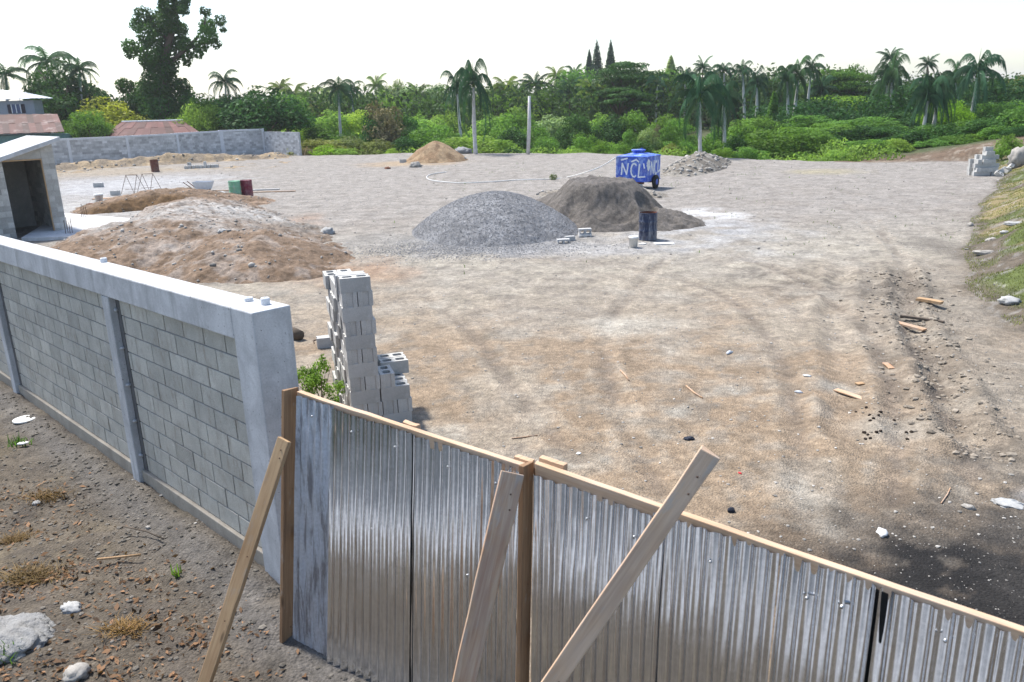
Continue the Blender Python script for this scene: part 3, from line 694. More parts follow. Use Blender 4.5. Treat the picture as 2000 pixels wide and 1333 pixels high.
oriented_plank('middle_rail', leafpt(cL, .0, .45) - nL * .045, leafpt(cL, .98, .45) - nL * .045, (0, 0, 1), .09, .04, M['wood'], t, 4)
oriented_plank('rail_splice', leafpt(cL, .5, 1.0) - nL * .078 + np.array([0, 0, -.04]), leafpt(cL, .56, 1.0) - nL * .078 + np.array([0, 0, -.04]), (0, 0, 1), .09, .04, M['wood3'], t, 6)
oriented_plank('rail_splice', leafpt(cL, .94, 1.0) - nL * .078 + np.array([0, 0, -.03]), leafpt(cL, 1.0, 1.0) - nL * .078 + np.array([0, 0, -.03]), (0, 0, 1), .09, .04, M['wood3'], t, 7)
def screws(c, root, lst, n):
    for u, v in lst:
        m_ = MB(); p = leafpt(c, u, v) + n * .014; m_.rock(p, .008, rng, .5, (1, 1, 1), 1); m_.build('screw', M['screw'], root, True)
screws(cL, t, [(.1, .93), (.3, .925), (.5, .925), (.72, .92), (.9, .92), (.4, .6), (.8, .58)], nL)
# right leaf
cR = (gBM2, gTM2, gBR, gTR); nR = leafn(cR); aR = (gTR - gTM2) / np.linalg.norm(gTR - gTM2)
t = thing('gate_leaf', 'right leaf of the corrugated zinc gate with dented sheets and gaps', 'gate', gBM2)
sheet(t, cR, .004, .19, -.02, .972, .012, M['zinc'], 36, .006)
sheet(t, cR, .183, .335, -.02, .985, .003, M['zinc'], 47, .005)
sheet(t, cR, .337, .4345, -.02, .992, .008, M['zinc'], 58, .004, 1.)
sheet(t, cR, .4375, .70, -.02, .990, .004, M['zinc'], 69, .004)
sheet(t, cR, .694, 1.0, -.02, .990, .010, M['zinc'], 80, .004)
oriented_plank('gate_post_or_backing', gBM2 - nR * .08, gTM2 - nR * .08 + np.array([0, 0, -.05]), aR, .09, .04, M['postwood'], t, 5)
oriented_plank('top_rail', gTM2 - nR * .035 + np.array([0, 0, -.045]), leafpt(cR, .64, 1.) - nR * .035 + np.array([0, 0, -.045]), (0, 0, 1), .09, .04, M['wood3'], t, 6)
oriented_plank('top_rail', leafpt(cR, .645, 1.) - nR * .04 + np.array([0, 0, -.035]), leafpt(cR, 1., 1.) - nR * .04 + np.array([0, 0, -.035]), (0, 0, 1), .09, .04, M['wood3'], t, 9)
oriented_plank('gate_post_or_backing', leafpt(cR, .437, 0) - nR * .02, leafpt(cR, .437, .985) - nR * .02, aR, .07, .02, M['black'], t, 15)  # black backing strip, added so the gap between sheets reads as shade
oriented_plank('middle_rail', leafpt(cR, 0, .45) - nR * .05, leafpt(cR, 1, .45) - nR * .05, (0, 0, 1), .09, .04, M['wood'], t, 7)
oriented_plank('rail_splice', leafpt(cR, .0, 1.0) - nR * .078 + np.array([0, 0, -.02]), leafpt(cR, .04, 1.0) - nR * .078 + np.array([0, 0, -.02]), (0, 0, 1), .09, .04, M['wood3'], t, 8)
screws(cR, t, [(.09, .9), (.16, .9), (.26, .91), (.37, .91), (.405, .92), (.50, .93), (.57, .925), (.66, .92), (.75, .915), (.86, .92)], nR)

# braces
def brace(name, label, ptop, B, wd, th, wdir, mat, seed, ext=0):
    d = (ptop - B) / np.linalg.norm(ptop - B)
    return tag(oriented_plank(name, B, ptop + d * ext, wdir, wd, th, mat, None, seed), label, 'plank')
K1 = gy(556, 858, 5.17); B1 = g(391, 1362, .44)
brace('brace_plank', 'brown sawn plank leaning on the gate post beside the wall column', K1, B1, .095, .045, (1, -.1, .45), M['wood'], 11)
K2 = gy(1001, 924, 4.02); B2 = gy(771, 1912, 3.2); B2 = B2 - (B2 - K2) * 0
brace('brace_plank', 'weathered grey plank with a reddish cracked streak propping the gate between its leaves', K2, B2, .13, .045, (1, .15, .2), M['wood2'], 12)
K3 = gy(1312, 995, 3.19); q = gy(1080, 1333, 3.19 - .05)
d3 = (K3 - q); B3 = K3 - d3 * ((K3[2] - .42) / d3[2])
brace('brace_plank', 'pale pinkish plank resting over the top of the right gate leaf', K3, B3, .092, .042, (.8, -.3, -.35), M['wood3'], 13, .31)

# ------------------------------------------------------------------ concrete blocks
def block_mesh(name, mat, L=.405, W=.2, Hh=.2, solid=False, end_groove=True, seed=0):
    m_ = MB()
    def ring(x0_, x1_, y0_, y1_): return [(x0_, y0_), (x1_, y0_), (x1_, y1_), (x0_, y1_)]
    hx, hy = L / 2, W / 2; r_ = np.random.default_rng(seed)
    gr = .012
    outer = [(-hx, -hy), (hx, -hy), (hx, -hy * .45), (hx - gr, -hy * .4), (hx - gr, hy * .4), (hx, hy * .45), (hx, hy), (-hx, hy), (-hx, hy * .45), (-hx + gr, hy * .4), (-hx + gr, -hy * .4), (-hx, -hy * .45)]
    holes = []
    if not solid:
        for cx in (-L * .235, L * .235):
            a, b, k = L * .165, W * .27, .022
            holes.append([(cx - a + k, -b), (cx + a - k, -b), (cx + a, -b + k), (cx + a, b - k), (cx + a - k, b), (cx - a + k, b), (cx - a, b - k), (cx - a, -b + k)])
    import bmesh
    bm = bmesh.new()
    def face_with_holes(z):
        es = []
        for loop in [outer] + holes:
            vs = [bm.verts.new((x, y, z)) for x, y in loop]
            es += [bm.edges.new((vs[i], vs[(i + 1) % len(vs)])) for i in range(len(vs))]
        bmesh.ops.triangle_fill(bm, use_beauty=True, edges=es)
    face_with_holes(0)
    geo = list(bm.faces); ret = bmesh.ops.extrude_face_region(bm, geom=geo)
    for v in [e for e in ret['geom'] if isinstance(e, bmesh.types.BMVert)]: v.co.z += Hh
    bmesh.ops.recalc_face_normals(bm, faces=bm.faces)
    me = bpy.data.meshes.new(name); bm.to_mesh(me); bm.free(); me.materials.append(mat)
    a = me.attributes.new('tone', 'FLOAT', 'FACE'); a.data.foreach_set('value', np.full(len(me.polygons), r_.random(), np.float32))
    return me
NB = [block_mesh('concrete_block', M['newblock'], seed=s) for s in range(4)]
SB = [block_mesh('concrete_block', M['newblock'], solid=True, seed=s + 9) for s in range(2)]
PB = [block_mesh('concrete_block', M['paleblock'], seed=s + 20) for s in range(2)] + [block_mesh('concrete_block', M['paleblock'], solid=True, seed=29)]
def block(me, loc, rz, label, group=None, rx=0, ry=0, name='concrete_block', scale=1):
    o = bpy.data.objects.new(name, me); col.objects.link(o); o.location = [float(q) for q in loc]; o.rotation_euler = (rx, ry, rz)
    if scale != 1: o.scale = (scale,) * 3
    return tag(o, label, 'concrete block', group)

# tall stack: front face from row-9 corners
za, zb = g(560 + .2625 * 485, 490 + .2625 * 1158, .4), g(560 + .2625 * 930, 490 + .2625 * 1097, .4)
tx = (zb - za)[:2]; tx /= np.linalg.norm(tx); tn = np.array([-tx[1], tx[0]])     # along front, into depth
ta = math.atan2(tx[1], tx[0]); T0 = za[:2]
TB = .42; TW = .208; THh = .2
def tpos(u, d, row): # row counted from the ground, 0 = bottom
    p = T0 + tx * u + tn * d; return (p[0], p[1], row * THh + .005)
ORD = ['topmost', 'second', 'third', 'fourth', 'fifth', 'sixth', 'seventh', 'eighth', 'ninth', 'tenth', 'bottom']
def ordn(r): i = 10 - r; return ORD[i] if i in (0, 10) else ORD[i] + ' from the top'
GRP = 'blocks of the tall stack by the gate'
for r in range(11):
    jx = rng.uniform(-.012, .012); c = ordn(r); lean = -.012 * r
    if r % 2 == 0:      # stretcher rows
        block(NB[r % 4], tpos(TB / 2 + jx + lean * .2, .1, r), ta, f'lengthwise grey block, left front, {c} course, tall stack', GRP)
        if r <= 2: block(NB[(r + 1) % 4], tpos(TB * 1.5 + jx, .1, r), ta, f'lengthwise grey block, right front, {c} course, tall stack', GRP)
    else:
        for k in range(2 if r > 3 else (3 if r == 3 else 4)):
            nm = ['leftmost', 'second from left', 'third from left', 'fourth from left'][k]
            block(NB[(r + k) % 4], tpos(TW / 2 + k * (TW + .003) + jx, .2, r), ta + math.pi / 2, f'grey block end on, {nm}, front, {c} course, tall stack', GRP)
    # the rows behind
    for d in range(3):
        if r == 10 and d > 0: continue
        dd = .42 + d * .42; sh = -.02 - .03 * d + rng.uniform(-.02, .02)
        if r % 2 == 0:
            if True:
                if r == 10: block(PB[2], tpos(TB / 2 - .05, .33, r), ta, 'pale solid topped block at the back of the topmost course of the tall stack', GRP)
                else:
                    for k in range(2): block(NB[(r + d + k) % 4], tpos(TB / 2 + sh, dd - .1 + k * .21, r), ta, f'lengthwise grey block, {["second","third","fourth","fifth","sixth","seventh"][d*2+k]} rank back, {c} course, tall stack', GRP)
        else:
            for k in range(2): block(NB[(r + d + k) % 4], tpos(TW / 2 + k * (TW + .003) + sh, dd + .2, r), ta + math.pi / 2, f'end on {["left","right"][k]} block, {["second","third","fourth"][d]} rank back, {c} course, tall stack', GRP)
# stepped side with open cells upward
for i, (u, d, r, a, s_) in enumerate([(TB * 1.5, .31, 2, 0, 'second rank'), (TB * 1.5, .52, 2, 0, 'third rank'), (.72, .62, 3, 0, 'middle of the upper step'), (.72, .84, 3, 0, 'back of the upper step'), (TB * 1.5, .75, 2, 0, 'fourth rank')]):
    block(NB[i % 4], tpos(u, d, r), ta + a, f'grey block with open cells up, {s_}, by the tall stack', GRP)
for r, nm in ((0, 'bottom'), (1, 'second lowest')):
    for k in range(3): block(NB[(r + k) % 4], tpos(TB * 1.5, .31 + k * .21, r), ta, f'block, {nm} course under the stack step, {["second","third","fourth"][k]} rank', GRP)

def bl(px, py, rz, label, me=None, rx=0, ry=0, dz=0, scale=1.0):
    p = gh(px, py); p[2] += dz; return block(me or NB[0], p, rz, label, None, rx, ry, scale=scale)
bl(993, 466, .45 - 1.0, 'pale block lying tilted on the toe of the gravel heap, left of a smaller one', PB[0], rx=math.pi / 2 + .1, dz=.1)
bl(1019, 467, .9, 'small pale block leaning on the toe of the gravel heap', PB[1], rx=math.pi / 2 - .3, dz=.1, scale=.9)
bl(1099, 474, .1, 'pale block half buried in fines between the gravel and sand heaps', PB[0], rx=math.pi / 2, dz=.03)
bl(1113, 471, .2, 'pale block lying over the half buried block before the sand heap', PB[2], dz=.0, scale=.8)
bl(1141, 461, .1, 'pale block with dark open cells facing the camera before the sand heap', PB[0], rx=math.pi / 2, dz=.16, scale=1.05)
bl(1141, 462, .1, 'pale block with open cells under the upper block before the sand heap', PB[1], rx=math.pi / 2, dz=-.03, scale=1.05)
bl(641, 677, .3, 'pale block on its own on the ground behind the tall stack', PB[2])
# pile at the far right
pr0 = gh(1905, 345); GR2 = 'blocks of the stepped pile by the grass bank'
lay_ = [(0, [0, 1, 2.1]), (1, [0, .5, 1, 1.5, 2.0]), (2, [.1, 1.05, 2.0]), (3, [.15, .75, 1.2, 1.75]), (4, [.9, 1.5, 2.0]), (5, [1.1, 1.55]), (6, [1.3])]
for r, us_ in lay_:
    for k, u in enumerate(us_):
        for d in range(2 if r < 5 else 1):
            p = pr0 + np.array([.2 + u * .46, .25 + d * .45 + rng.uniform(-.03, .03) + r * .05, 0]); end = (r % 2 == 1)
            p[2] = pr0[2] + r * .21
            block(NB[(r + k) % 4], p, -.05 + rng.uniform(-.06, .06) + (math.pi / 2 if end and d == 0 else 0), f'block {["first","second","third","fourth","fifth"][k]} from left, {["bottom","second","third","fourth","fifth","sixth","top"][r]} layer, {["front","rear"][d]} row, pile by the bank', GR2, scale=1.08)
for k in range(5):
    p = gh(1948 + k * 6, 345 - k * 3); block(NB[k % 4], (p[0], p[1], p[2] + .05), rng.uniform(0, 3), 'broken grey block tumbled against the grass bank beside the stepped pile', 'tumbled blocks beside the stepped pile', rng.uniform(-.6, .6), rng.uniform(-.6, .6))
# row of blocks by the far wall
p0 = gh(362, 330); GR3 = 'blocks laid out before the far wall'
for k in range(9): block(NB[k % 4], p0 + np.array([.1 + k * .26, k * .10 - .1, 0]), .2 + math.pi / 2 + rng.uniform(-.1, .1), 'grey block standing in the front row before the far wall', GR3, scale=1.1)
for k in range(5): block(NB[k % 4], p0 + np.array([.35 + k * .42, .5 + k * .12, .0]), .2, 'grey block lying behind the front row before the far wall', GR3, scale=1.1)
block(PB[0], p0 + np.array([.1, .45, .22]), 1.2, 'pale block upright at the left end of the row before the far wall', GR3, ry=math.pi / 2, scale=1.1)
block(PB[1], p0 + np.array([1.2, .7, .25]), .4, 'pale block upright above the middle of the row before the far wall', GR3, ry=math.pi / 2, scale=1.1)
bl(172, 325, .3, 'block on end showing two dark cells near the far wall post', PB[0], rx=math.pi / 2, dz=.35, scale=1.5)
bl(226, 382, .1, 'grey block by the timber boards before the excavated earth', NB[1], dz=.02, scale=1.15)
bl(193, 366, .1, 'cream block standing on a bucket left of the boards', PB[2], dz=.0, scale=1.3)

# border of kerb blocks at the tan heap
for k in range(9):
    p = gh(836 + k * 8.6, 318 - .02 * (k * 3) ** 1.7); block(NB[k % 4], p, -.1 + .1 * k * .3, 'grey edging block in the curved row at the foot of the tan heap', 'edging blocks round the tan heap', scale=1.15)
bl(787, 318, .2, 'single grey edging block left of the tan heap', NB[2], scale=1.3)

# ------------------------------------------------------------------ drums and buckets
def drum(loc, mat, label, inner=None, tilt=0, dents=0, open_top=True, rz=0):
    R_, Hd = .29, .88
    t_ = thing('oil_drum', label, 'oil drum', loc, None, True); t_.rotation_euler = (tilt, 0, rz)
    prof = [(R_ - .01, 0), (R_ + .004, .0), (R_ + .006, .015), (R_, .03)]
    for zc in (.30, .59):
        prof += [(R_, zc - .03), (R_ + .012, zc - .01), (R_ + .012, zc + .01), (R_, zc + .03)]
    for zc in (.12, .2, .44, .72, .78): prof += [(R_, zc - .012), (R_ + .003, zc), (R_, zc + .012)]
    prof = prof[:4] + sorted(prof[4:], key=lambda q: q[1]) + [(R_, Hd - .03), (R_ + .007, Hd - .012), (R_ + .007, Hd), (R_ - .006, Hd)]
    m_ = MB(); m_.lathe(prof, 40); o = m_.build('drum_shell', mat, t_, True)
    if dents:
        for v in o.data.vertices:
            a = math.atan2(v.co.y, v.co.x); k = 1 - dents * .05 * max(0, math.sin(a * 2 + v.co.z * 5)) * math.sin(v.co.z * 3.5); v.co.x *= k; v.co.y *= k
    if open_top:
        m_ = MB(); m_.lathe([(R_ - .006, Hd - .001), (R_ - .012, Hd - .02), (R_ - .014, .06), (0, .06)], 32); m_.build('drum_inside', inner or M['rust'], t_, True)
    else:
        m_ = MB(); m_.lathe([(R_ - .008, Hd - .002), (R_ - .01, Hd - .018), (0, Hd - .016)], 32); m_.build('drum_lid', mat, t_, True)
    return t_
drum(gh(1265, 468), M['navy'], 'cement splashed dark navy drum with rusty open top beside the sand heap', dents=.3)
drum(gh(461, 388), M['green'], 'pale green drum standing left of the maroon drum', open_top=False)
drum(gh(484, 386), M['maroon'], 'maroon drum with dusty lower part right of the green drum', open_top=False)
drum(gh(304, 336), M['rustbarrel'], 'dented rusty brown drum before the far wall', tilt=.05, dents=1.)
def bucket(loc, label, mat, s=1.0, h=.36):
    t_ = thing('bucket', label, 'bucket', loc, None, True); t_.scale = (s, s, s)
    m_ = MB(); m_.lathe([(0, 0), (.12, 0), (.145, h - .06), (.152, h - .06), (.152, h - .03), (.147, h - .03), (.15, h), (.143, h), (.118, .015), (0, .015)], 24); m_.build('bucket_body', mat, t_, True)
    m_ = MB(); m_.tube([(.152 * math.cos(a), .152 * math.sin(a), h - .05 - .12 * math.sin(a) if a < 3.15 else h - .05) for a in np.linspace(0, math.pi, 12)], .004, 5); m_.build('wire_handle', M['rebar'], t_)
bucket(gh(1237, 484), 'white plastic bucket by the navy drum', M['plastic'], 1.0)
bucket(gh(195, 398), 'white plastic bucket carrying a cream block near the shed', M['plastic'], 1.35)
p = gh(1297, 477); mb = MB()
mb.cbox((p[0], p[1], p[2] + .02), .62, .3, .03, .05, .5); tag(mb.build('cement_bag', M['plastic'], None, False, .012), 'flattened white cement bag at the foot of the navy drum, right side', 'bag')
p = gh(1255, 478); mb = MB(); mb.rock((p[0], p[1], p[2] + .02), .17, rng, .5, (1, .5, .15), 1); tag(mb.build('cement_bag', M['plastic'], None, True), 'crumpled white bag scrap between the bucket and the navy drum', 'bag')

# ------------------------------------------------------------------ blue tank trailer
cb = g(1262, 372, 0); yaw = math.radians(-30)       # near corner on the ground
ex = np.array([math.cos(math.radians(33)), -math.sin(math.radians(33)), 0]); ey_ = np.array([math.sin(math.radians(33)), math.cos(math.radians(33)), 0]); ez = np.array([0, 0, 1.])
W_, D_, Z0, Z1 = 1.68, 1.75, .42, 1.62
O_ = cb - ex * W_
def tp(u, v, z): return O_ + ex * u + ey_ * v + ez * z
t = thing('tank_trailer', 'blue painted steel water tank on wheels daubed with white letters NCL', 'trailer', O_ + ex * W_ / 2 + ey_ * D_ / 2)
mb = MB()
top_r = .13
vs = [tp(0, 0, Z0), tp(W_, 0, Z0), tp(W_, D_, Z0), tp(0, D_, Z0), tp(0, 0, Z1), tp(W_, 0, Z1), tp(W_, D_, Z1), tp(0, D_, Z1), tp(.5, .55, Z1 + top_r), tp(W_ - .5, .55, Z1 + top_r), tp(W_ - .5, D_ - .55, Z1 + top_r), tp(.5, D_ - .55, Z1 + top_r)]
mb.add(vs, [(3, 2, 1, 0), (0, 1, 5, 4), (1, 2, 6, 5), (2, 3, 7, 6), (3, 0, 4, 7), (4, 5, 9, 8), (5, 6, 10, 9), (6, 7, 11, 10), (7, 4, 8, 11), (8, 9, 10, 11)])
mb.build('tank_body', M['blue'], t, False, .03)
mb = MB()
for a, b in ((0, W_), ):
    mb.box(tp(-.02, -.02, Z1 - .05), ex * (W_ + .04), ey_ * .03, ez * .06); mb.box(tp(W_ - .01, .012, Z1 - .05), ex * .03, ey_ * D_, ez * .06); mb.box(tp(-.02, -.02, Z0 - .03), ex * (W_ + .04), ey_ * .03, ez * .06); mb.box(tp(W_ - .01, .012, Z0 - .03), ex * .03, ey_ * D_, ez * .06)
mb.build('edge_rim', M['blue'], t)
mb = MB(); cx = tp(W_ / 2, D_ / 2, Z1 + top_r - .01)
mb.lathe([(.30, 0), (.30, .10), (.34, .10), (.36, .13), (.36, .17), (.34, .18), (0, .2)], 24, cx); mb.build('filler_hatch', M['blue'], t, True)
mb = MB(); mb.box(cx + np.array([.1, 0, .19]), (.12, 0, 0), (0, .06, 0), (0, 0, .05)); mb.build('hatch_handle', M['blue'], t)
for s_ in (0, 1):
    c_ = tp(W_ + .05 if s_ else -.2, D_ * .5, .34); wob = MB(); ax_ = ex
    pts = []
    wob.tube([c_ + ax_ * 0, c_ + ax_ * .02, c_ + ax_ * .13, c_ + ax_ * .15], [.29, .34, .34, .29], 26); wo = wob.build('wheel', M['rubber'], t, True)
    hb = MB(); hb.tube([c_ + ax_ * .146, c_ + ax_ * .16], [.16, .12], 18); hb.tube([c_ - ax_ * .01, c_ + ax_ * .004], [.12, .16], 18); h_ = hb.build('wheel_hub', M['blue'], None, True); h_.parent = wo; h_.location = -Vector(wo.parent.location)
mb = MB(); mb.box(tp(.2, .1, Z0 - .14), ex * (W_ - .4), ey_ * .1, ez * .11); mb.box(tp(.2, D_ - .3, Z0 - .14), ex * (W_ - .4), ey_ * .1, ez * .11); mb.box(tp(-.05, D_ * .5 - .04, .3), ex * (W_ + .1), ey_ * .08, ez * .09); mb.build('chassis', M['rust'], t)
mb = MB(); mb.box(tp(W_ * .62, -.05, .0), ex * .42, ey_ * .2, ez * .19); mb.box(tp(W_ * .66, -.03, .192), ex * .32, ey_ * .16, ez * .085); 
tag(mb.build('support_block', M['paleblock'], None, False, .01), 'pale block propping the front of the blue tank', 'concrete block')
def strokes(lines, face, wd, name):
    m_ = MB()
    for k, ln in enumerate(lines):
        pts = [face(a, b) for a, b in ln]; nrm = face(None, None)
        for i in range(len(pts) - 1):
            p, q = pts[i], pts[i + 1]; d = q - p; L = np.linalg.norm(d); d /= L; s_ = np.cross(nrm, d) * wd / 2
            off = nrm * (.004 + .0012 * ((i + k) % 3))
            m_.add([p - s_ - d * wd * .3 + off, q - s_ + d * wd * .3 + off, q + s_ + d * wd * .3 + off, p + s_ - d * wd * .3 + off], [(0, 1, 2, 3)])
    m_.build(name, M['white'], t)
ff = lambda a, b: (-ey_ if a is None else tp(a * W_, 0, Z0 + b * (Z1 - Z0)))
fs_ = lambda a, b: (ex if a is None else tp(W_, a * D_, Z0 + b * (Z1 - Z0)))
arc = lambda cx_, cy_, rx_, ry_, a0, a1, n_=10: [(cx_ + rx_ * math.cos(a), cy_ + ry_ * math.sin(a)) for a in np.linspace(a0, a1, n_)]
strokes([[(.19, .26), (.215, .72)], [(.215, .72), (.36, .27)], [(.36, .27), (.41, .72)], arc(.60, .45, .10, .27, .9, 5.3), [(.77, .70), (.74, .17)], [(.74, .17), (.95, .20)], [(.18, .86), (.38, .93)], [(.52, .80), (.66, .88), (.74, .80)], [(.9, .72), (.93, .55)]], ff, .075, 'lettering')
strokes([[(.30, .25), (.33, .75)], [(.33, .75), (.48, .27)], [(.48, .27), (.52, .8)], arc(.66, .5, .09, .27, .9, 5.3), [(.82, .78), (.80, .3)], [(.80, .3), (.96, .36)]], fs_, .10, 'lettering')
strokes([[(.03, .62), (.10, .70)], [(.08, .50), (.18, .72)], [(.13, .46), (.2, .6)], [(.04, .72), (.12, .83), (.2, .76)]], fs_, .16, 'white_smear')

# white hose
hp = [(872, 337), (845, 341), (834, 346), (838, 352), (860, 356), (900, 358.5), (950, 357), (1000, 353.5), (1040, 352), (1080, 351), (1110, 347)]
pts = [gh(*q) + np.array([0, 0, .03]) for q in hp] + [gy(1140, 338, 40.2), gy(1175, 325, 40.6), tp(.05, -.03, Z1 - .02)]
def cr(pts, n=7):
    out = []; P = [pts[0]] + pts + [pts[-1]]
    for i in range(1, len(P) - 2):
        for k in range(n):
            s_ = k / n; out.append(.5 * ((2 * P[i]) + (P[i + 1] - P[i - 1]) * s_ + (2 * P[i - 1] - 5 * P[i] + 4 * P[i + 1] - P[i + 2]) * s_ ** 2 + (3 * P[i] - P[i - 1] - 3 * P[i + 1] + P[i + 2]) * s_ ** 3))
    return out + [pts[-1]]
mb = MB(); mb.tube(cr(pts), .026, 8); tag(mb.build('water_hose', M['plastic'], None, True), 'long white hose curving over the lot up to the blue tank', 'hose')

# ------------------------------------------------------------------ shed, slab, rebars
def blockface(mb, O, A, Bz, n, u0_, u1_, z0, z1, top=None, bw=.41, bh=.2, dep=.02, tone=(.5, .25)):
    r = 0; z = z0
    while z < z1 - .03:
        l = u0_ - (.0 if r % 2 else bw / 2)
        while l < u1_:
            a, b = max(l, u0_) + .006, min(l + bw, u1_) - .006; zt = min(z + bh, z1) - .007
            if top is not None: zt = min(zt, min(top(a), top(b)) - .005)
            if b - a > .03 and zt - z > .03:
                p = O + A * a + Bz * (z + .007); mb.box(p, A * (b - a), -n * dep, Bz * (zt - z - .007), float(np.clip(rng.normal(*tone), 0, 1)))
            l += bw
        z += bh; r += 1
sh = np.array([-16.95, 30.5, 0.]); sx = np.array([-.707, -.707, 0]); si = np.array([-.707, .707, 0]); sn = -si; X3 = np.array([0, 0, 1.])
t = thing('block_shed', 'small unfinished block shed with a sloping slab roof and dark doorway', 'shed', sh)
tz = lambda a: 3.32 - .30 * a
DA, DB, LT = .42, 1.72, 2.80
mb = MB()
def rakebox(m_, a0, a1, z0, o_, th, tone=.45):
    b0, b1 = sh + sx * a0 + o_, sh + sx * a1 + o_
    vs = [b0 + X3 * z0, b1 + X3 * z0, b1 + th + X3 * z0, b0 + th + X3 * z0, b0 + X3 * tz(a0), b1 + X3 * tz(a1), b1 + th + X3 * tz(a1), b0 + th + X3 * tz(a0)]
    m_.add(vs, [(3, 2, 1, 0), (4, 5, 6, 7), (0, 1, 5, 4), (1, 2, 6, 5), (2, 3, 7, 6), (3, 0, 4, 7)], tone)
rakebox(mb, 0, DA, -.1, si * 0, si * .15); rakebox(mb, DB, 4.5, -.1, si * 0, si * .15); rakebox(mb, DA + .002, DB - .002, LT, si * .001, si * .148)
rakebox(mb, 0, .15, -.1, si * .152, si * 3.2); rakebox(mb, 0, 4.5, -.1, si * 3.354, si * .15); rakebox(mb, 4.35, 4.5, -.1, si * .152, si * 3.2)
blockface(mb, sh - si * .012, sx, X3, sn, DB, 4.5, 0, 3.4, tz, dep=.011, tone=(.5, .35)); blockface(mb, sh - si * .012, sx, X3, sn, 0, DA, 0, 3.4, tz, dep=.011, tone=(.5, .3))
blockface(mb, sh + sx * .162 + si * .16, si, X3, sx, 0, 3.1, 0, 3.2, None, dep=.011); blockface(mb, sh - sx * .012, si, X3, -sx, 0, 3.5, 0, 3.3, None, dep=.011)
mb.build('block_walls', M['shedblock'], t)
mb = MB(); mb.box(sh + sx * DA + sn * .02 + X3 * (LT - .05), sx * (DB - DA), si * .16, X3 * .048); mb.box(sh + sx * (DA + .003) + sn * .015, sx * .03, si * .12, X3 * (LT - .053)); mb.build('door_frame', M['wood'], t)
mb = MB(); R4 = [sh - sx * .25 + sn * .3 + X3 * (tz(-.25) + .004), sh + sx * 4.8 + sn * .3 + X3 * (tz(4.8) + .004), sh + sx * 4.8 + si * 3.8 + X3 * (tz(4.8) + .004), sh - sx * .25 + si * 3.8 + X3 * (tz(-.25) + .004)]
mb.add(R4 + [p + X3 * .16 for p in R4], [(3, 2, 1, 0), (4, 5, 6, 7), (0, 1, 5, 4), (1, 2, 6, 5), (2, 3, 7, 6), (3, 0, 4, 7)]); mb.build('slab_roof', M['slab'], t, False, .02)
mb = MB(); sl = [g(110, 474, .12), g(146, 466, .12), g(262, 437, .12), g(120, 419, .12)]
sl = [np.array([-17.6, 28.6, .12]), np.array([-14.4, 28.6, .12]), np.array([-14.6, 32.6, .12]), np.array([-20.0, 35.8, .12])]
mb.add([p - np.array([0, 0, .4]) for p in sl] + sl, [(3, 2, 1, 0), (4, 5, 6, 7), (0, 1, 5, 4), (1, 2, 6, 5), (2, 3, 7, 6), (3, 0, 4, 7)]); tag(mb.build('concrete_slab', M['slab'], None, False, .015), 'bright new concrete floor slab beside the shed doorway', 'slab')
for px, py, lb in ((165, 424, 'cluster of starter bars rising from the far edge of the new slab'), (135, 456, 'cluster of starter bars beside the shed wall corner')):
    p = g(px, py, .12); t = thing('starter_bars', lb, 'rebar', p)
    for k in range(4):
        m_ = MB(); b = p + np.array([(k % 2) * .16 - .08, (k // 2) * .16 - .08, -.05]); m_.tube([b, b + np.array([rng.uniform(-.04, .04), 0, rng.uniform(.45, .65)])], .012, 6); m_.build('bar', M['rebar'], t)
# wire trestles
for px, py, lb in ((262, 378, 'left of the two rusty rebar trestles before the far spoil heap'), (293, 375, 'right of the two rusty rebar trestles before the far spoil heap')):
    p = gh(px, py); t = thing('rebar_trestle', lb, 'trestle', p)
    for s_ in (-.3, .3):
        for k in (-1, 1):
            m_ = MB(); m_.tube([p + np.array([s_ * 1.2 + k * .22, k * .3, 0]), p + np.array([s_, 0, 1.0])], .013, 6); m_.build('leg', M['rebar'], t)
    m_ = MB(); m_.tube([p + np.array([-.33, 0, 1.0]), p + np.array([.33, 0, 1.0])], .013, 6); m_.build('top_bar', M['rebar'], t)
    m_ = MB(); m_.tube([p + np.array([-.36, -.25, .25]), p + np.array([.36, -.25, .25])], .011, 6); m_.build('cross_bar', M['rebar'], t)
def plank_at(px, py, L, wd, th, rz, label, mat, dz=0, name='loose_plank', tilt=0):
    p = gh(px, py); d = np.array([math.cos(rz), math.sin(rz), tilt]); a = p - d * L / 2; b = p + d * L / 2; a[2] += dz + th / 2 + .01; b[2] += dz + th / 2 + .01
    return tag(oriented_plank(name, a, b, (-math.sin(rz), math.cos(rz), 0), wd, th, mat, None, int(px)), label, 'plank')
plank_at(512, 372, 1.9, .25, .05, .1, 'pale board lying right of the maroon drum', M['paleblock'])
plank_at(530, 376, 2.6, .12, .04, .05, 'thin grey board right of the maroon drum, nearest the camera', M['wood2'])
plank_at(440, 374, 1.6, .12, .05, -.2, 'dark board lying left of the green drum', M['wood2'])
plank_at(436, 377, .9, .1, .05, -1.0, 'white splintered board left of the green drum', M['paleblock'])
plank_at(250, 392, 3.4, .4, .05, .06, 'wide grey form board lying behind the excavated earth', M['wood2'], .1)
plank_at(235, 399, 3.2, .3, .06, .0, 'dark form board lying over the edge of the hollow by the bucket', M['rust'], 0)
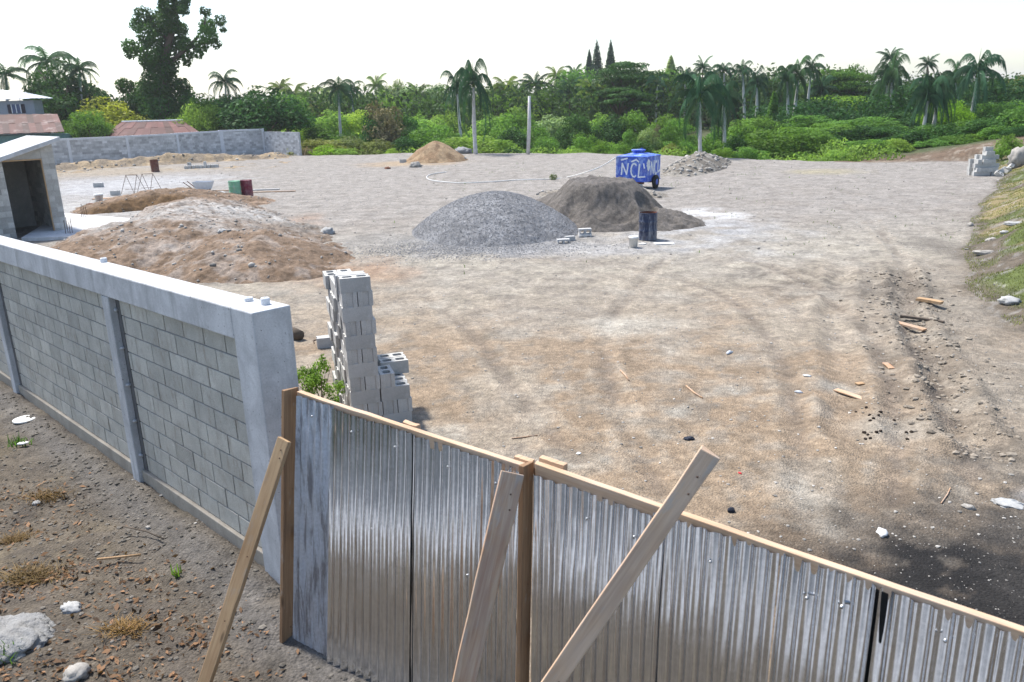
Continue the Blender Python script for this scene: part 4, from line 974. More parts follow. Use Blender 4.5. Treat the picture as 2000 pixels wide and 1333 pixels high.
# barrow-like mixing box
p = gh(399, 374); t = thing('mixing_trough', 'worn grey metal mixing trough with an upright handle behind the mound', 'trough', p)
mb = MB(); q = p + np.array([0, 0, .12]); 
vs = [q + np.array(v) for v in ((-.35, -.25, 0), (.35, -.25, 0), (.35, .25, 0), (-.35, .25, 0), (-.5, -.38, .42), (.5, -.38, .42), (.5, .38, .42), (-.5, .38, .42))]
mb.add(vs, [(3, 2, 1, 0), (0, 1, 5, 4), (1, 2, 6, 5), (2, 3, 7, 6), (3, 0, 4, 7)]); mb.build('trough_body', M['farpost'], t)
for s_ in (-1, 1):
    mb = MB(); mb.tube([p + np.array([-.35, s_ * .2, 0]), p + np.array([-1.0, s_ * .3, .55])], .025, 6); mb.build('handle', M['rust'], t)
mb = MB(); mb.box(p + np.array([-.3, -.2, 0]), (.1, 0, 0), (0, .4, 0), (0, 0, .12)); mb.box(p + np.array([.2, -.2, 0]), (.1, 0, 0), (0, .4, 0), (0, 0, .12)); mb.build('foot', M['rust'], t)

# ------------------------------------------------------------------ far wall and houses
fpx = [(60, 331), (142, 327), (255, 319.5), (352, 312), (437, 305), (518, 300.5)]
fp = [g(*q) for q in fpx]; fend = g(588, 304.5)
t = thing('far_wall', 'long grey block boundary wall with posts at the far left of the lot', 'wall', fp[0])
FH = [2.35, 2.35, 2.35, 2.38, 2.42, 2.45]
for i, p in enumerate(fp):
    d = (fp[min(i + 1, 5)] - fp[max(i - 1, 0)]); d /= np.linalg.norm(d); n_ = np.array([d[1], -d[0], 0]); w_ = .36 if i == 4 else .22
    mb = MB(); mb.box(p - d * w_ / 2 + n_ * .05 - X3 * .2, d * w_, -n_ * .25, X3 * (FH[i] + .2)); mb.build('wall_post', M['farpost'], t)
for i in range(6):
    a = fp[i]; b = fp[i + 1] if i < 5 else fend; L = np.linalg.norm(b - a); d = (b - a) / L; n_ = np.array([d[1], -d[0], 0]); hh = FH[i] if i < 5 else 2.28
    mb = MB(); mb.box(a + d * .1 - n_ * .02 - X3 * .2, d * (L - .2), -n_ * .15, X3 * (hh + .05), .35); blockface(mb, a, d, X3, n_, .1, L - .1, 0, hh - .16, None, .42, .2, .018, (.5, .3)); mb.build('block_panel', M['farblock'], t)
    if i < 5:
        mb = MB(); mb.box(a + d * .1 + n_ * .03 + X3 * (hh - .16), d * (L - .2), -n_ * .21, X3 * .155); mb.build('cap_beam', M['farpost'], t)
def corr_roof(mb, a, b, c, d, n=14, rows_=2):
    a, b, c, d = map(lambda q: np.array(q, float), (a, b, c, d))
    for i in range(n):
        for j in range(rows_):
            q = [(a + (b - a) * u) * (1 - v) + (d + (c - d) * u) * v for u, v in ((i / n, j / rows_), ((i + 1) / n, j / rows_), ((i + 1) / n, (j + 1) / rows_), (i / n, (j + 1) / rows_))]
            off = np.array([0, 0, .03 * ((i + j) % 2)]); mb.add([p + off for p in q] + [p + off - np.array([0, 0, .05]) for p in q], [(0, 1, 2, 3), (7, 6, 5, 4), (0, 4, 5, 1), (1, 5, 6, 2), (2, 6, 7, 3), (3, 7, 4, 0)], rng.random())
# teal shack with rusty roof
D1 = 78.; A = gy(-60, 264, D1); B = gy(126, 258, D1); C = gy(112, 223, D1 + 5); Dd = gy(-60, 225, D1 + 5)
t = thing('teal_shack', 'teal boarded shack under a rusty patched sheet roof at the far left', 'house', (A[0], D1, 0))
mb = MB(); corr_roof(mb, A, B, C, Dd); mb.build('sheet_roof', M['rustroof'], t)
mb = MB(); mb.box((A[0], D1 + .6, 0), (B[0] - A[0] - .7, 0, 0), (0, 4, 0), (0, 0, A[2] - .15))
for k in range(9): mb.box((A[0] - .02, D1 + .57, .2 + k * .25), (B[0] - A[0] - .66, 0, 0), (0, .03, 0), (0, 0, .2))
mb.build('board_wall', M['teal'], t)
# grey blue house
D2 = 84.5; A = gy(-80, 225, D2); B = gy(70, 225, D2); zt = gy(70, 196, D2)[2]
t = thing('grey_blue_house', 'grey blue rendered house with a white roof above the rusty shack', 'house', (A[0], D2, 0))
mb = MB(); mb.box((A[0], D2, 0), (B[0] - A[0], 0, 0), (0, 1.6, 0), (0, 0, zt)); mb.build('wall', M['bluewall'], t)
mb = MB(); rA = gy(-80, 196, D2 - .6); rB = gy(74, 192, D2 - .6); rC = gy(30, 178, D2 + 1.2); rD = gy(-80, 172, D2 + 1.2); corr_roof(mb, rA, rB, rC, rD, 10, 1); 
rE = np.array([rB[0], D2 + 2.2, rB[2]]); corr_roof(mb, rB, rE, rC + np.array([.05, 0, 0]), rC, 6, 1); mb.build('roof', M['whiteroof'], t)
wA = gy(25, 222, D2 - .05); wB = gy(39, 204, D2 - .05); mb = MB(); mb.box((wA[0], D2 - .06, wA[2]), (wB[0] - wA[0], 0, 0), (0, .05, 0), (0, 0, wB[2] - wA[2])); wo = mb.build('window', M['window'], t)
mb = MB()
for k in range(3): mb.box((wA[0] + k * (wB[0] - wA[0]) / 2 - .04, D2 - .09, wA[2]), (.08, 0, 0), (0, .025, 0), (0, 0, wB[2] - wA[2]))
f_ = mb.build('window_frame', M['white'], None); f_.parent = wo; f_.location = -Vector(t.location)
for s_, x_ in ((0, wA[0] - .42), (1, wB[0] + .06)):
    mb = MB(); mb.box((x_, D2 - .07, wA[2]), (.36, 0, 0), (0, .05, 0), (0, 0, wB[2] - wA[2])); mb.build('shutter', M['shutter'], t)
# red roof shack behind the far wall
D3 = 81.; A = gy(196, 268, D3); B = gy(390, 259, D3); C = gy(357, 236, D3 + 4); Dd = gy(238, 239, D3 + 4)
t = thing('red_roofed_shack', 'low shack showing only its rusty red hipped roof behind the far wall', 'house', (A[0], D3, 0))
mb = MB(); corr_roof(mb, A, B, C, Dd, 12, 2); mb.build('sheet_roof', M['redroof'], t)
mb = MB(); mb.tube([Dd + np.array([0, 0, .05]), C + np.array([0, 0, .05])], .08, 6); mb.build('ridge_cap', M['whiteroof'], t)
mb = MB(); mb.box((A[0] + .5, D3 + .5, 0), (B[0] - A[0] - 1, 0, 0), (0, 6, 0), (0, 0, A[2] - .1)); mb.build('wall', M['teal'], t)

# ------------------------------------------------------------------ vegetation
def leaves(P, N_, size, r_, aspect=.5, up=.3, tone_c=None):
    """leaf quads at points P with preferred normals N_"""
    n = len(P); d = N_ + r_.normal(size=(n, 3)) * .75; d[:, 2] += up; d /= np.linalg.norm(d, axis=1)[:, None] + 1e-9
    a = np.cross(d, r_.normal(size=(n, 3))); a /= np.linalg.norm(a, axis=1)[:, None] + 1e-9; b = np.cross(d, a)
    s = (size * (.6 + .8 * r_.random(n)))[:, None]
    V = np.stack([P - a * s * .5, P + b * s * aspect * .5 + d * s * .08, P + a * s * .5, P - b * s * aspect * .5 + d * s * .08], 1).reshape(-1, 3)
    return V, np.arange(4 * n).reshape(n, 4)
def crown_pts(clumps, n, r_, shell=.5):
    cl = np.array(clumps, float); wgt = cl[:, 3] * cl[:, 4] + cl[:, 3] * cl[:, 5]; wgt /= wgt.sum()
    k = r_.choice(len(cl), n, p=wgt); dirs = r_.normal(size=(n, 3)); dirs /= np.linalg.norm(dirs, axis=1)[:, None]
    rad = (shell + (1.06 - shell) * r_.random(n) ** .6)[:, None]
    P = cl[k, :3] + dirs * cl[k, 3:6] * rad; tone = np.clip(.5 + .28 * (r_.random(len(cl))[k] - .5) * 2 + .3 * (r_.random(n) - .5), 0, 1)
    return P, dirs, tone
def crown_mesh(name, clumps, n, size, mat, seed, aspect=.5, up=.3, shell=.45):
    r_ = np.random.default_rng(seed); P, N_, tone = crown_pts(clumps, n, r_, shell); V, Q = leaves(P, N_, size, r_, aspect, up)
    me = bpy.data.meshes.new(name); nf = len(Q)
    me.vertices.add(len(V)); me.vertices.foreach_set('co', V.astype(np.float32).ravel()); me.loops.add(nf * 4); me.loops.foreach_set('vertex_index', Q.astype(np.int32).ravel())
    me.polygons.add(nf); me.polygons.foreach_set('loop_start', np.arange(0, nf * 4, 4, dtype=np.int32)); me.update(calc_edges=True)
    a = me.attributes.new('tone', 'FLOAT', 'FACE'); a.data.foreach_set('value', tone.astype(np.float32)); me.materials.append(mat); return me
def dome_clumps(r_, n=22, spread=.36, zc=.45, flat=1.0, low=0.):
    out = []
    for _ in range(n):
        a = r_.random() * 6.283; q = math.sqrt(r_.random()); e = r_.random()
        x = .40 * q * math.cos(a); y = .40 * q * math.sin(a); z = low + (.12 + (1 - low - .30) * (1 - q * q * .8) * (e ** .6))
        s = .10 + .09 * r_.random(); out.append((x, y, z, s * 1.15, s * 1.15, s * flat))
    return out
LG = dict(wood=mat_leaf('leaf_wood', (.050, .088, .028), .7, .3), dark=mat_leaf('leaf_dark', (.037, .092, .027), .5, .25), mid=mat_leaf('leaf_mid', (.098, .185, .038), .5, .35), bright=mat_leaf('leaf_bright', (.18, .28, .065), .45, .4),
          lime=mat_leaf('leaf_lime', (0.195, 0.325, 0.032), .4, .45), olive=mat_leaf('leaf_olive', (.14, .165, .055), .45, .3), pale=mat_leaf('leaf_pale_haze', (.22, .29, .14), .4, .35),  # the pale leaf colour also carries the haze on distant trees
          yel=mat_leaf('leaf_yellowish', (0.207, 0.247, 0.053), .45, .4), dead=mat_leaf('dead_twig', (0.146, 0.137, 0.089), .4, .1), palm=mat_leaf('frond_dark', (.034, .082, .042), .45, .2), coco=mat_leaf('frond_pale', (0.134, 0.189, 0.053), .5, .3), pine=mat_leaf('needle', (0.043, 0.085, 0.053), .4, .1))
# unit crowns: 1 wide, 1 high
def variants(kind, mats, k, nl, size, **kw):
    out = {}
    for m_ in mats:
        out[m_] = []
        for i in range(k):
            s = i * 37 + len(kind) * 11
            r_ = np.random.default_rng(s + 3); out[m_].append(crown_mesh(kind, dome_clumps(r_, **kw), nl, size, LG[m_], s + 1))
    return out
BUSH = variants('foliage', ['dark', 'mid', 'bright', 'olive', 'pale', 'lime', 'dead'], 3, 5200, .05, n=30, flat=.9)
FEATH = variants('feathery_foliage', ['dark', 'mid', 'bright', 'olive'], 2, 7500, .040, n=34, flat=.62)
TREE = variants('crown', ['dark', 'mid', 'bright', 'olive', 'lime', 'yel', 'pale'], 3, 6000, .045, n=34, flat=.8, low=.22)
rv = np.random.default_rng(77)
def zg(x, y): return float(hgt(np.array([x]), np.array([y]))[0])
def bush(px, ytop, wpx, D, kind, m_, label, group=None, base=None, name='bush'):
    c = gy(px, ytop, D); z0 = zg(c[0], D) - .1 if base is None else base; hh = max(.5, c[2] - z0); wd = wpx / F * D
    me = (FEATH if kind == 'f' else BUSH)[m_]; me = me[rv.integers(len(me))]
    o = bpy.data.objects.new(name, me); col.objects.link(o); o.location = (c[0], D, z0); o.scale = (wd * 1.22, wd * 1.22, hh * 1.08); o.rotation_euler = (0, 0, rv.random() * 6.28)
    return tag(o, label, 'bush', group)
def tree(px, ytop, wpx, D, m_, label, group=None, name='tree', depth=None, vr=None):
    c = gy(px, ytop, D); z0 = zg(c[0], D) - .1; hh = c[2] - z0; wd = wpx / F * D
    t_ = thing(name, label, 'tree', (c[0], D, z0), group, True); t_.rotation_euler = (0, 0, rv.random() * 6.28)
    me = TREE[m_]; me = me[rv.integers(len(me)) if vr is None else vr]; o = bpy.data.objects.new('crown', me); col.objects.link(o); o.parent = t_; o.scale = (wd * 1.22, wd * 1.22, hh * 1.05)
    m_b = MB(); m_b.tube([(0, 0, -.2), (.02 * hh, 0, hh * .3), (0, .02 * hh, hh * .7)], [.035 * hh, .025 * hh, .008 * hh], 8)
    for k in range(5):
        a = k * 1.3; m_b.tube([(.01 * hh, 0, hh * (.25 + .06 * k)), (.3 * wd * math.cos(a), .3 * wd * math.sin(a), hh * (.5 + .08 * k))], [.014 * hh, .005 * hh], 6)
    m_b.build('trunk', M['bark'], t_, True); return t_
def frond(r_, L, az, el, droop, nl=26, ll=.55, wl=.07):
    V = []; Fq = []; p = np.zeros(3); e = el; seg = L / 12; pts = [p.copy()]
    ca, sa = math.cos(az), math.sin(az)
    for i in range(12):
        p = p + seg * np.array([math.cos(e) * ca, math.cos(e) * sa, math.sin(e)]); pts.append(p.copy()); e -= droop / 12 * (1 + .6 * i / 12)
    pts = np.array(pts); side = np.array([-sa, ca, 0])
    for i in range(nl):
        s = .12 + .88 * i / nl; f_ = s * 12; k = min(int(f_), 11); q = pts[k] + (pts[k + 1] - pts[k]) * (f_ - k); d = pts[k + 1] - pts[k]; d /= np.linalg.norm(d)
        lt = ll * math.sin(math.pi * (.15 + .8 * s)) * (.8 + .4 * r_.random())
        for sg in (-1, 1):
            dr = side * sg * (.55 + .3 * r_.random()) + d * .55 + np.array([0, 0, -.55 - .35 * r_.random()]); dr /= np.linalg.norm(dr)
            n0 = len(V); wv = d * wl * .5
            V += [q - wv, q + wv, q + dr * lt + wv * .3 + np.array([0, 0, -.1 * lt]), q + dr * lt - wv * .3 + np.array([0, 0, -.1 * lt])]; Fq.append((n0, n0 + 1, n0 + 2, n0 + 3))
    return np.array(V), Fq, pts
def palm_crown(seed, kind):
    r_ = np.random.default_rng(seed); m_ = MB(); nf = 18 if kind == 'royal' else 20
    for k in range(nf):
        f_ = k / nf; az = k * 2.4 + r_.normal() * .2
        if kind == 'royal': el = 1.4 - 1.75 * f_ ** 1.05 + r_.normal() * .16; droop = 1.2 + 1.0 * r_.random() + .5 * (1 - f_); L = 2.9 * (.85 + .25 * r_.random())
        else: el = 1.3 - 1.7 * f_ + r_.normal() * .1; droop = .9 + .6 * r_.random(); L = 2.7 * (.85 + .3 * r_.random())
        V, Q, pts = frond(r_, L, az, el, droop, 34, .52 if kind == 'royal' else .5, .07)
        tn_ = float(r_.random()); m_.add(V, Q, tn_); m_.tube(pts[::2], [.035, .03, .025, .02, .015, .01, .006], 4, tn_)
    if kind == 'royal': m_.tube([(0, 0, 0), (0, 0, .5), (.05, 0, 1.1)], [.04, .025, .005], 5, .7)
    return m_
PALMC = {}
for kd, mt in (('royal', 'palm'), ('coco', 'coco'), ('cocod', 'palm')):
    PALMC[kd] = []
    for s in range(4):
        o = palm_crown(s + 5, 'royal' if kd == 'royal' else 'coco').build('crown', LG[mt]); PALMC[kd].append(o.data); bpy.data.objects.remove(o)
def palm(px, ytop, ycr, bx, by, D, wpx, label, kind='royal', group=None, vr=None):
    """crown top row, crown centre row (top of trunk), trunk foot px, distance"""
    c = gy(px, ycr, D); b = gy(bx, by, D); z0 = zg(b[0], D) - .15; b = np.array([b[0], D, min(z0, b[2])])
    t_ = thing('royal_palm' if kind == 'royal' else 'coconut_palm', label, 'palm tree', b, group, True)
    top_ = c - b; rt = rv.uniform(.105, .145) if kind == 'royal' else .11
    m_b = MB(); bow = np.array([rv.normal() * .12, rv.normal() * .1, 0])
    pts = [top_ * s + bow * math.sin(s * math.pi) for s in np.linspace(0, 1, 9)]
    m_b.tube(pts, [rt * 1.7, rt * 1.35, rt * 1.2, rt * 1.3, rt * 1.35, rt * 1.2, rt, rt * .85, rt * .6], 10); m_b.build('trunk', M['palmbark'] if kind == 'royal' else M['bark'], t_, True)
    s = wpx / F * D / 3.5; sz = (gy(px, ytop, D)[2] - c[2]) / 1.3
    if kind == 'royal':
        m_b = MB(); m_b.tube([top_ - np.array([0, 0, .1]), top_ + np.array([0, 0, .5 * s])], [rt * 1.05, rt * .55], 8); m_b.build('crownshaft', M['weed'], t_, True)
    o = bpy.data.objects.new('crown', PALMC[kind][rv.integers(4) if vr is None else vr]); col.objects.link(o); o.parent = t_; o.location = top_ + np.array([0, 0, .25 * s]); o.scale = (s, s, max(.7 * s, min(sz, 2.1 * s))); o.rotation_euler = (0, 0, rv.random() * 6.28)
    return t_
# royal palms
palm(925, 94, 168, 929, 302, 72, 74, 'tall royal palm in front at the lot edge near the tan heap', vr=0)
palm(893, 122, 182, 903, 268, 84, 50, 'royal palm close behind the tall palm by the tan heap, to its left', vr=1)
palm(662, 152, 180, 667, 268, 92, 60, 'slim royal palm standing alone behind the bushes right of the far wall', vr=2)
palm(686, 160, 180, 690, 240, 112, 42, 'smaller palm just behind the slim lone palm right of the far wall')
palm(1367, 136, 196, 1368, 309, 61, 86, 'big royal palm at the lot edge right of the blue tank', vr=3)
palm(1413, 150, 204, 1417, 292, 74, 58, 'royal palm behind the big one right of the blue tank')
palm(1243, 130, 168, 1243, 210, 118, 52, 'royal palm before the umbrella tree above the blue tank')
palm(1284, 142, 168, 1281, 220, 112, 42, 'royal palm with bowed fronds right of the umbrella tree')
palm(1450, 120, 142, 1456, 232, 108, 34, 'thin tall palm with a bare trunk between the heavy headed palms')
palm(1478, 134, 170, 1476, 228, 102, 44, 'royal palm with hanging dead fronds right of the thin tall palm')
palm(1414, 120, 142, 1420, 220, 114, 46, 'royal palm peeking above the big lot edge palm')
palm(1338, 124, 160, 1336, 225, 116, 44, 'royal palm half hidden left of the big lot edge palm')
palm(1538, 112, 158, 1541, 238, 94, 44, 'left palm of the tight trio rising over the broad feathery bush')
palm(1559, 112, 156, 1548, 238, 95, 46, 'middle leaning palm of the tight trio over the broad feathery bush')
palm(1585, 112, 140, 1578, 232, 99, 44, 'right palm of the tight trio over the broad feathery bush')
palm(1742, 102, 160, 1745, 230, 94, 60, 'royal palm with a white upper trunk left of the leaning pair')
palm(1733, 122, 165, 1733, 226, 97, 44, 'shorter palm standing behind and left of the white trunked palm')
palm(1812, 128, 195, 1796, 292, 67, 64, 'left palm of the leaning pair with bright white trunks')
palm(1830, 124, 195, 1811, 290, 68, 66, 'right palm of the leaning pair with bright white trunks')
palm(1908, 92, 150, 1889, 268, 74, 84, 'tallest palm on the right, leaning before the dark wood', vr=0)
palm(1866, 122, 160, 1880, 240, 82, 56, 'palm head between the leaning pair and the tallest right palm')
palm(92, 98, 130, 94, 235, 104, 90, 'bushy headed palm behind the round dark tree on the left', vr=1)
palm(156, 116, 142, 153, 235, 92, 56, 'palm leaning right of the round dark tree on the left')
palm(12, 128, 155, 12, 240, 90, 70, 'palm at the left picture edge behind the white roof')
palm(440, 142, 168, 442, 235, 100, 56, 'palm head right of the vine covered tall tree')
# dead trunk
b = gh(1031, 302); c = gy(1034, 188, b[1]); mb = MB(); mb.tube([b - np.array([0, 0, .2]), (b + c) / 2 + np.array([.05, 0, 0]), c], [.17, .16, .12], 10); t = thing('dead_palm', 'bare headless palm trunk standing at the lot edge', 'palm trunk', b); mb.build('trunk', M['palmbark'], t, True)
# coconut palms in the far wood
for px, yt, yc, D, wd, kd in ((1045, 148, 172, 128, 46, 'cocod'), (988, 152, 180, 132, 44, 'coco'), (1012, 160, 188, 140, 46, 'coco'), (1086, 132, 152, 150, 34, 'coco'), (1112, 158, 185, 122, 40, 'cocod'), (1155, 156, 182, 120, 46, 'coco'), (1122, 130, 150, 150, 30, 'cocod'), (818, 168, 192, 145, 40, 'coco'), (735, 150, 172, 160, 34, 'coco'), (575, 165, 190, 130, 44, 'coco'), (548, 158, 178, 150, 40, 'coco'), (1372, 118, 136, 120, 30, 'cocod'), (1738, 98, 118, 100, 34, 'cocod'), (1812, 112, 130, 90, 30, 'cocod'), (1605, 150, 178, 108, 44, 'cocod'), (605, 172, 198, 120, 40, 'coco')):
    palm(px, yt, yc, px + 2, 235, D, wd, 'coconut palm with %s fronds in the far wood, %s' % ('dark' if kd == 'cocod' else 'yellowish', 'right half of the view' if px > 1000 else 'left half of the view'), kd, 'coconut palms of the far wood')
# norfolk pines
def spire(px, yt, yb, wpx, D, label, m_='pine', name='norfolk_pine', layers=12):
    c = gy(px, yt, D); b = gy(px, yb, D); z0 = zg(c[0], D); t_ = thing(name, label, 'tree', (c[0], D, z0), None, True); hh = c[2] - z0; hb = b[2] - z0; wd = wpx / F * D / 2
    cl = []
    for k in range(layers):
        s = k / (layers - 1); zz = hb + (hh - hb) * s; rr = wd * (1 - s) ** .8 + .12
        for j in range(6):
            a = j * 1.047 + k * .5; cl.append((rr * .6 * math.cos(a), rr * .6 * math.sin(a), zz, rr * .5, rr * .5, (hh - hb) / layers * .8))
    o = bpy.data.objects.new('crown', crown_mesh('crown', cl, 4200, .38, LG[m_], int(px), .35)); col.objects.link(o); o.parent = t_
    m_b = MB(); m_b.tube([(0, 0, 0), (0, 0, hh * .98)], [.3, .04], 6); m_b.build('trunk', M['bark'], t_)
spire(1166, 82, 150, 26, 180, 'left taller pine spire above the far wood'); spire(1193, 82, 140, 20, 182, 'right slim pine spire above the far wood'); spire(1151, 100, 150, 16, 184, 'short pine spire left of the two tall ones')
spire(1311, 110, 150, 22, 165, 'pale spire shaped tree above the umbrella tree, right side', 'pale'); spire(1512, 184, 238, 20, 88, 'narrow column of creeper between the palms', 'mid', 'creeper_column')

# tall vine-covered tree, left
DT = 92.; Zs = .3
cl = []
for zx, zy, r in [(940, 110, 70), (890, 165, 50), (1060, 60, 75), (1140, 50, 65), (1215, 30, 60), (1245, 85, 40), (1200, -20, 70), (1100, -30, 60), (1040, 150, 95), (1130, 150, 85), (1000, 230, 95), (1090, 240, 95), (1165, 185, 50), (1350, 80, 38), (1425, 130, 42), (1440, 190, 26), (1330, 165, 62), (1370, 230, 68), (1300, 290, 60), (1405, 285, 42), (1290, 350, 40), (1210, 290, 58), (1195, 365, 50), (1200, 410, 30), (890, 310, 55), (870, 345, 48), (990, 340, 110), (1080, 350, 95), (960, 410, 60), (1020, 450, 110), (1100, 450, 75), (1040, 550, 120), (990, 640, 130), (1120, 620, 120), (1060, 720, 140), (1190, 560, 60), (830, 560, 60), (1220, 660, 70), (900, 600, 80)]:
    c = gy(zx * Zs, zy * Zs, DT); rr = r * .84 * Zs / F * DT
    cl.append((c[0], DT + rv.normal() * 1.0, c[2], rr, rr * 1.1, rr * .95))
xb = gy(318, 235, DT)[0]; t = thing('vine_covered_tree', 'very tall tree smothered in dark vines with gappy top branches on the left', 'tree', (xb, DT, 0))
me = crown_mesh('crown', [(a - xb, b - DT, c, d, e, f_) for a, b, c, d, e, f_ in cl], 24000, .34, LG['dark'], 4); o = bpy.data.objects.new('crown', me); col.objects.link(o); o.parent = t
mb = MB(); pt = lambda zx, zy: gy(zx * Zs, zy * Zs, DT)
mb.tube([np.array([xb, DT, -.3]), pt(1060, 500), pt(1090, 300), pt(1150, 130), pt(1145, -20)], [.8, .55, .4, .25, .12], 8)
mb.tube([pt(1090, 420), pt(1200, 330), pt(1280, 250), pt(1330, 170), pt(1345, 90)], [.25, .18, .14, .1, .05], 6); mb.tube([pt(1200, 330), pt(1300, 290), pt(1400, 280)], [.14, .1, .05], 6); mb.tube([pt(1060, 480), pt(950, 350), pt(890, 310)], [.22, .14, .06], 6); mb.tube([pt(1090, 260), pt(1000, 180), pt(920, 110)], [.2, .12, .06], 6)
mb.build('trunk', M['bark'], t, True)
tree(70, 118, 80, 97, 'dark', 'dark tree behind the white roofed house, under the bushy palm')
tree(115, 100, 135, 92, 'dark', 'dense round dark tree behind the rusty shack')
tree(158, 142, 84, 94, 'dark', 'dark tree bulging right of the round one behind the rusty shack')
tree(215, 182, 130, 90, 'yel', 'open yellowish tree with crooked limbs before the vine tree')
tree(168, 205, 70, 82, 'mid', 'mid green tree left of the yellowish open tree')
tree(268, 150, 90, 96, 'dark', 'dark bushy tree at the left foot of the vine tree')
tree(380, 175, 90, 88, 'mid', 'mid green tree at the right foot of the vine tree')
tree(445, 178, 120, 92, 'dark', 'dark tree left of the dense hedge-like tree behind the far wall')
tree(470, 172, 110, 90, 'dark', 'dark tree between the palm head and the dense spreading tree', vr=2)
tree(552, 172, 90, 90, 'mid', 'mid green tree leaning out at the right end of the far wall')
tree(415, 182, 80, 98, 'dark', 'dark tree behind the palm head by the vine tree')
tree(345, 178, 100, 98, 'dark', 'dark tree mass at the right foot of the vine tree')
tree(512, 160, 150, 86, 'dark', 'dense dark spreading tree at the right end of the far wall', vr=1)
tree(390, 192, 80, 86, 'bright', 'light green shrubby tree behind the middle of the far wall')
bush(135, 222, 60, 86, 'b', 'mid', 'shrub beside the rusty shack above the far wall')
bush(300, 205, 90, 93, 'b', 'dark', 'dark shrub behind the red roof')
bush(420, 215, 80, 86, 'b', 'mid', 'shrub above the far wall left of the dense dark tree')
# big trees of the right wood
def umbrella(px, yt, yb, wpx, D, m_, label, seed):
    c = gy(px, yt, D); b = gy(px, yb, D); z0 = zg(c[0], D); wd = wpx / F * D / 2; t_ = thing('umbrella_tree', label, 'tree', (c[0], D, z0), None, True); r_ = np.random.default_rng(seed); cl = []
    for k in range(46):
        s = r_.random(); zz = (b[2] - z0) + (c[2] - b[2]) * s; q = wd * math.sqrt(r_.random()) * (1.0 - .55 * s ** 2); a = r_.random() * 6.28; rr = wd * .19; cl.append((q * math.cos(a), q * math.sin(a), zz - rr * .2, rr * 1.5, rr * 1.5, rr * .32))
    o = bpy.data.objects.new('crown', crown_mesh('crown', cl, 13000, .30, LG[m_], seed, .5, .8)); col.objects.link(o); o.parent = t_
    m_b = MB(); m_b.tube([(0, 0, -.3), (0, 0, (b[2] - z0) * .8)], [.45, .3], 8)
    for k in range(9):
        a = k * .7; m_b.tube([(0, 0, (b[2] - z0) * .75), (wd * .6 * math.cos(a), wd * .6 * math.sin(a), (c[2] + b[2]) / 2 - z0)], [.18, .05], 5)
    m_b.build('trunk', M['bark'], t_, True)
umbrella(1228, 121, 175, 150, 118, 'dark', 'wide flat topped umbrella tree in the far wood above the blue tank', 8)
umbrella(1640, 135, 210, 150, 112, 'mid', 'spreading layered tree in the wood left of the white trunked palm', 9)
umbrella(1210, 172, 205, 110, 110, 'dark', 'low layered tree under the umbrella tree', 10)
TR = [(1660, 116, 70, 118, 'mid', 'airy tree with its top above the wood right of the palm trio'), (1130, 120, 90, 140, 'mid', 'tree below the pine spires in the far wood'), (1060, 165, 90, 124, 'mid', 'rounded green tree below the dark coconut palms'),
      (1180, 145, 90, 132, 'dark', 'dark tree left of the umbrella tree'), (1300, 125, 100, 135, 'mid', 'tree rising behind the bowed frond palm'), (1340, 160, 90, 126, 'dark', 'dark tree filling the gap left of the big lot edge palm'),
      (1440, 145, 110, 124, 'dark', 'dark tree behind the thin tall palm'), (1510, 150, 90, 120, 'dark', 'dark tree between the dead fronded palm and the palm trio'), (1575, 150, 90, 122, 'dark', 'dark tree behind the palm trio'),
      (1700, 150, 110, 112, 'dark', 'dark tree left of the white trunked palm'), (1770, 155, 100, 108, 'dark', 'dark tree between the white trunked palm and leaning pair'), (1830, 165, 110, 100, 'dark', 'dark tree behind the leaning pair'),
      (1935, 135, 110, 92, 'dark', 'very dark tree right of the tallest right palm'), (1990, 140, 100, 96, 'olive', 'greyish tree at the right picture edge'), (1880, 165, 100, 92, 'dark', 'dark tree behind the tallest right palm'),
      (1960, 190, 110, 74, 'mid', 'green tree in the right corner above the cut bank'), (1990, 215, 90, 62, 'mid', 'tree overhanging the grass bank at the right edge'), (1853, 186, 82, 72, 'lime', 'bright lime green tree between the leaning pair and the tallest right palm'),
      (1640, 180, 130, 100, 'mid', 'broad leafed tree under the layered tree'), (1590, 188, 80, 98, 'dark', 'tree at the feet of the palm trio'), (1720, 185, 90, 100, 'dark', 'broad tree under the white trunked palm'),
      (790, 172, 70, 128, 'mid', 'clustered round green tree in the far wood above the twiggy bush'), (755, 170, 60, 124, 'bright', 'bright tree left of the clustered round one above the twiggy bush'), (850, 180, 80, 122, 'mid', 'green tree left of the twin palms in the far wood'), (700, 185, 80, 126, 'mid', 'green tree behind the slim lone palm'),
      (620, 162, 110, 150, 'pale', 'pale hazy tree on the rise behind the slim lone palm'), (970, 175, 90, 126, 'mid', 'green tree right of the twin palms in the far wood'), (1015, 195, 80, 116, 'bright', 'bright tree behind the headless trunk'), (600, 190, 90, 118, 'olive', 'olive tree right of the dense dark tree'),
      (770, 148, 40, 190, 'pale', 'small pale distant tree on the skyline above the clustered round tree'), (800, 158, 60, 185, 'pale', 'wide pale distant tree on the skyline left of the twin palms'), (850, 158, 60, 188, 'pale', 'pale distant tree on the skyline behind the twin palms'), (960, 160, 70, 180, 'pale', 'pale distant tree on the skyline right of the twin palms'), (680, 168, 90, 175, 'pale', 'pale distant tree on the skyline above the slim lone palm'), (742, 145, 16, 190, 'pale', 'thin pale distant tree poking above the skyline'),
      (1925, 205, 80, 78, 'mid', 'leafy tree right of the tallest palm trunk'), (1895, 200, 60, 84, 'dark', 'dark tree behind the tallest palm trunk')]
for px, yt, wd, D, m_, lb in TR: tree(px, yt, wd, D, m_, lb)
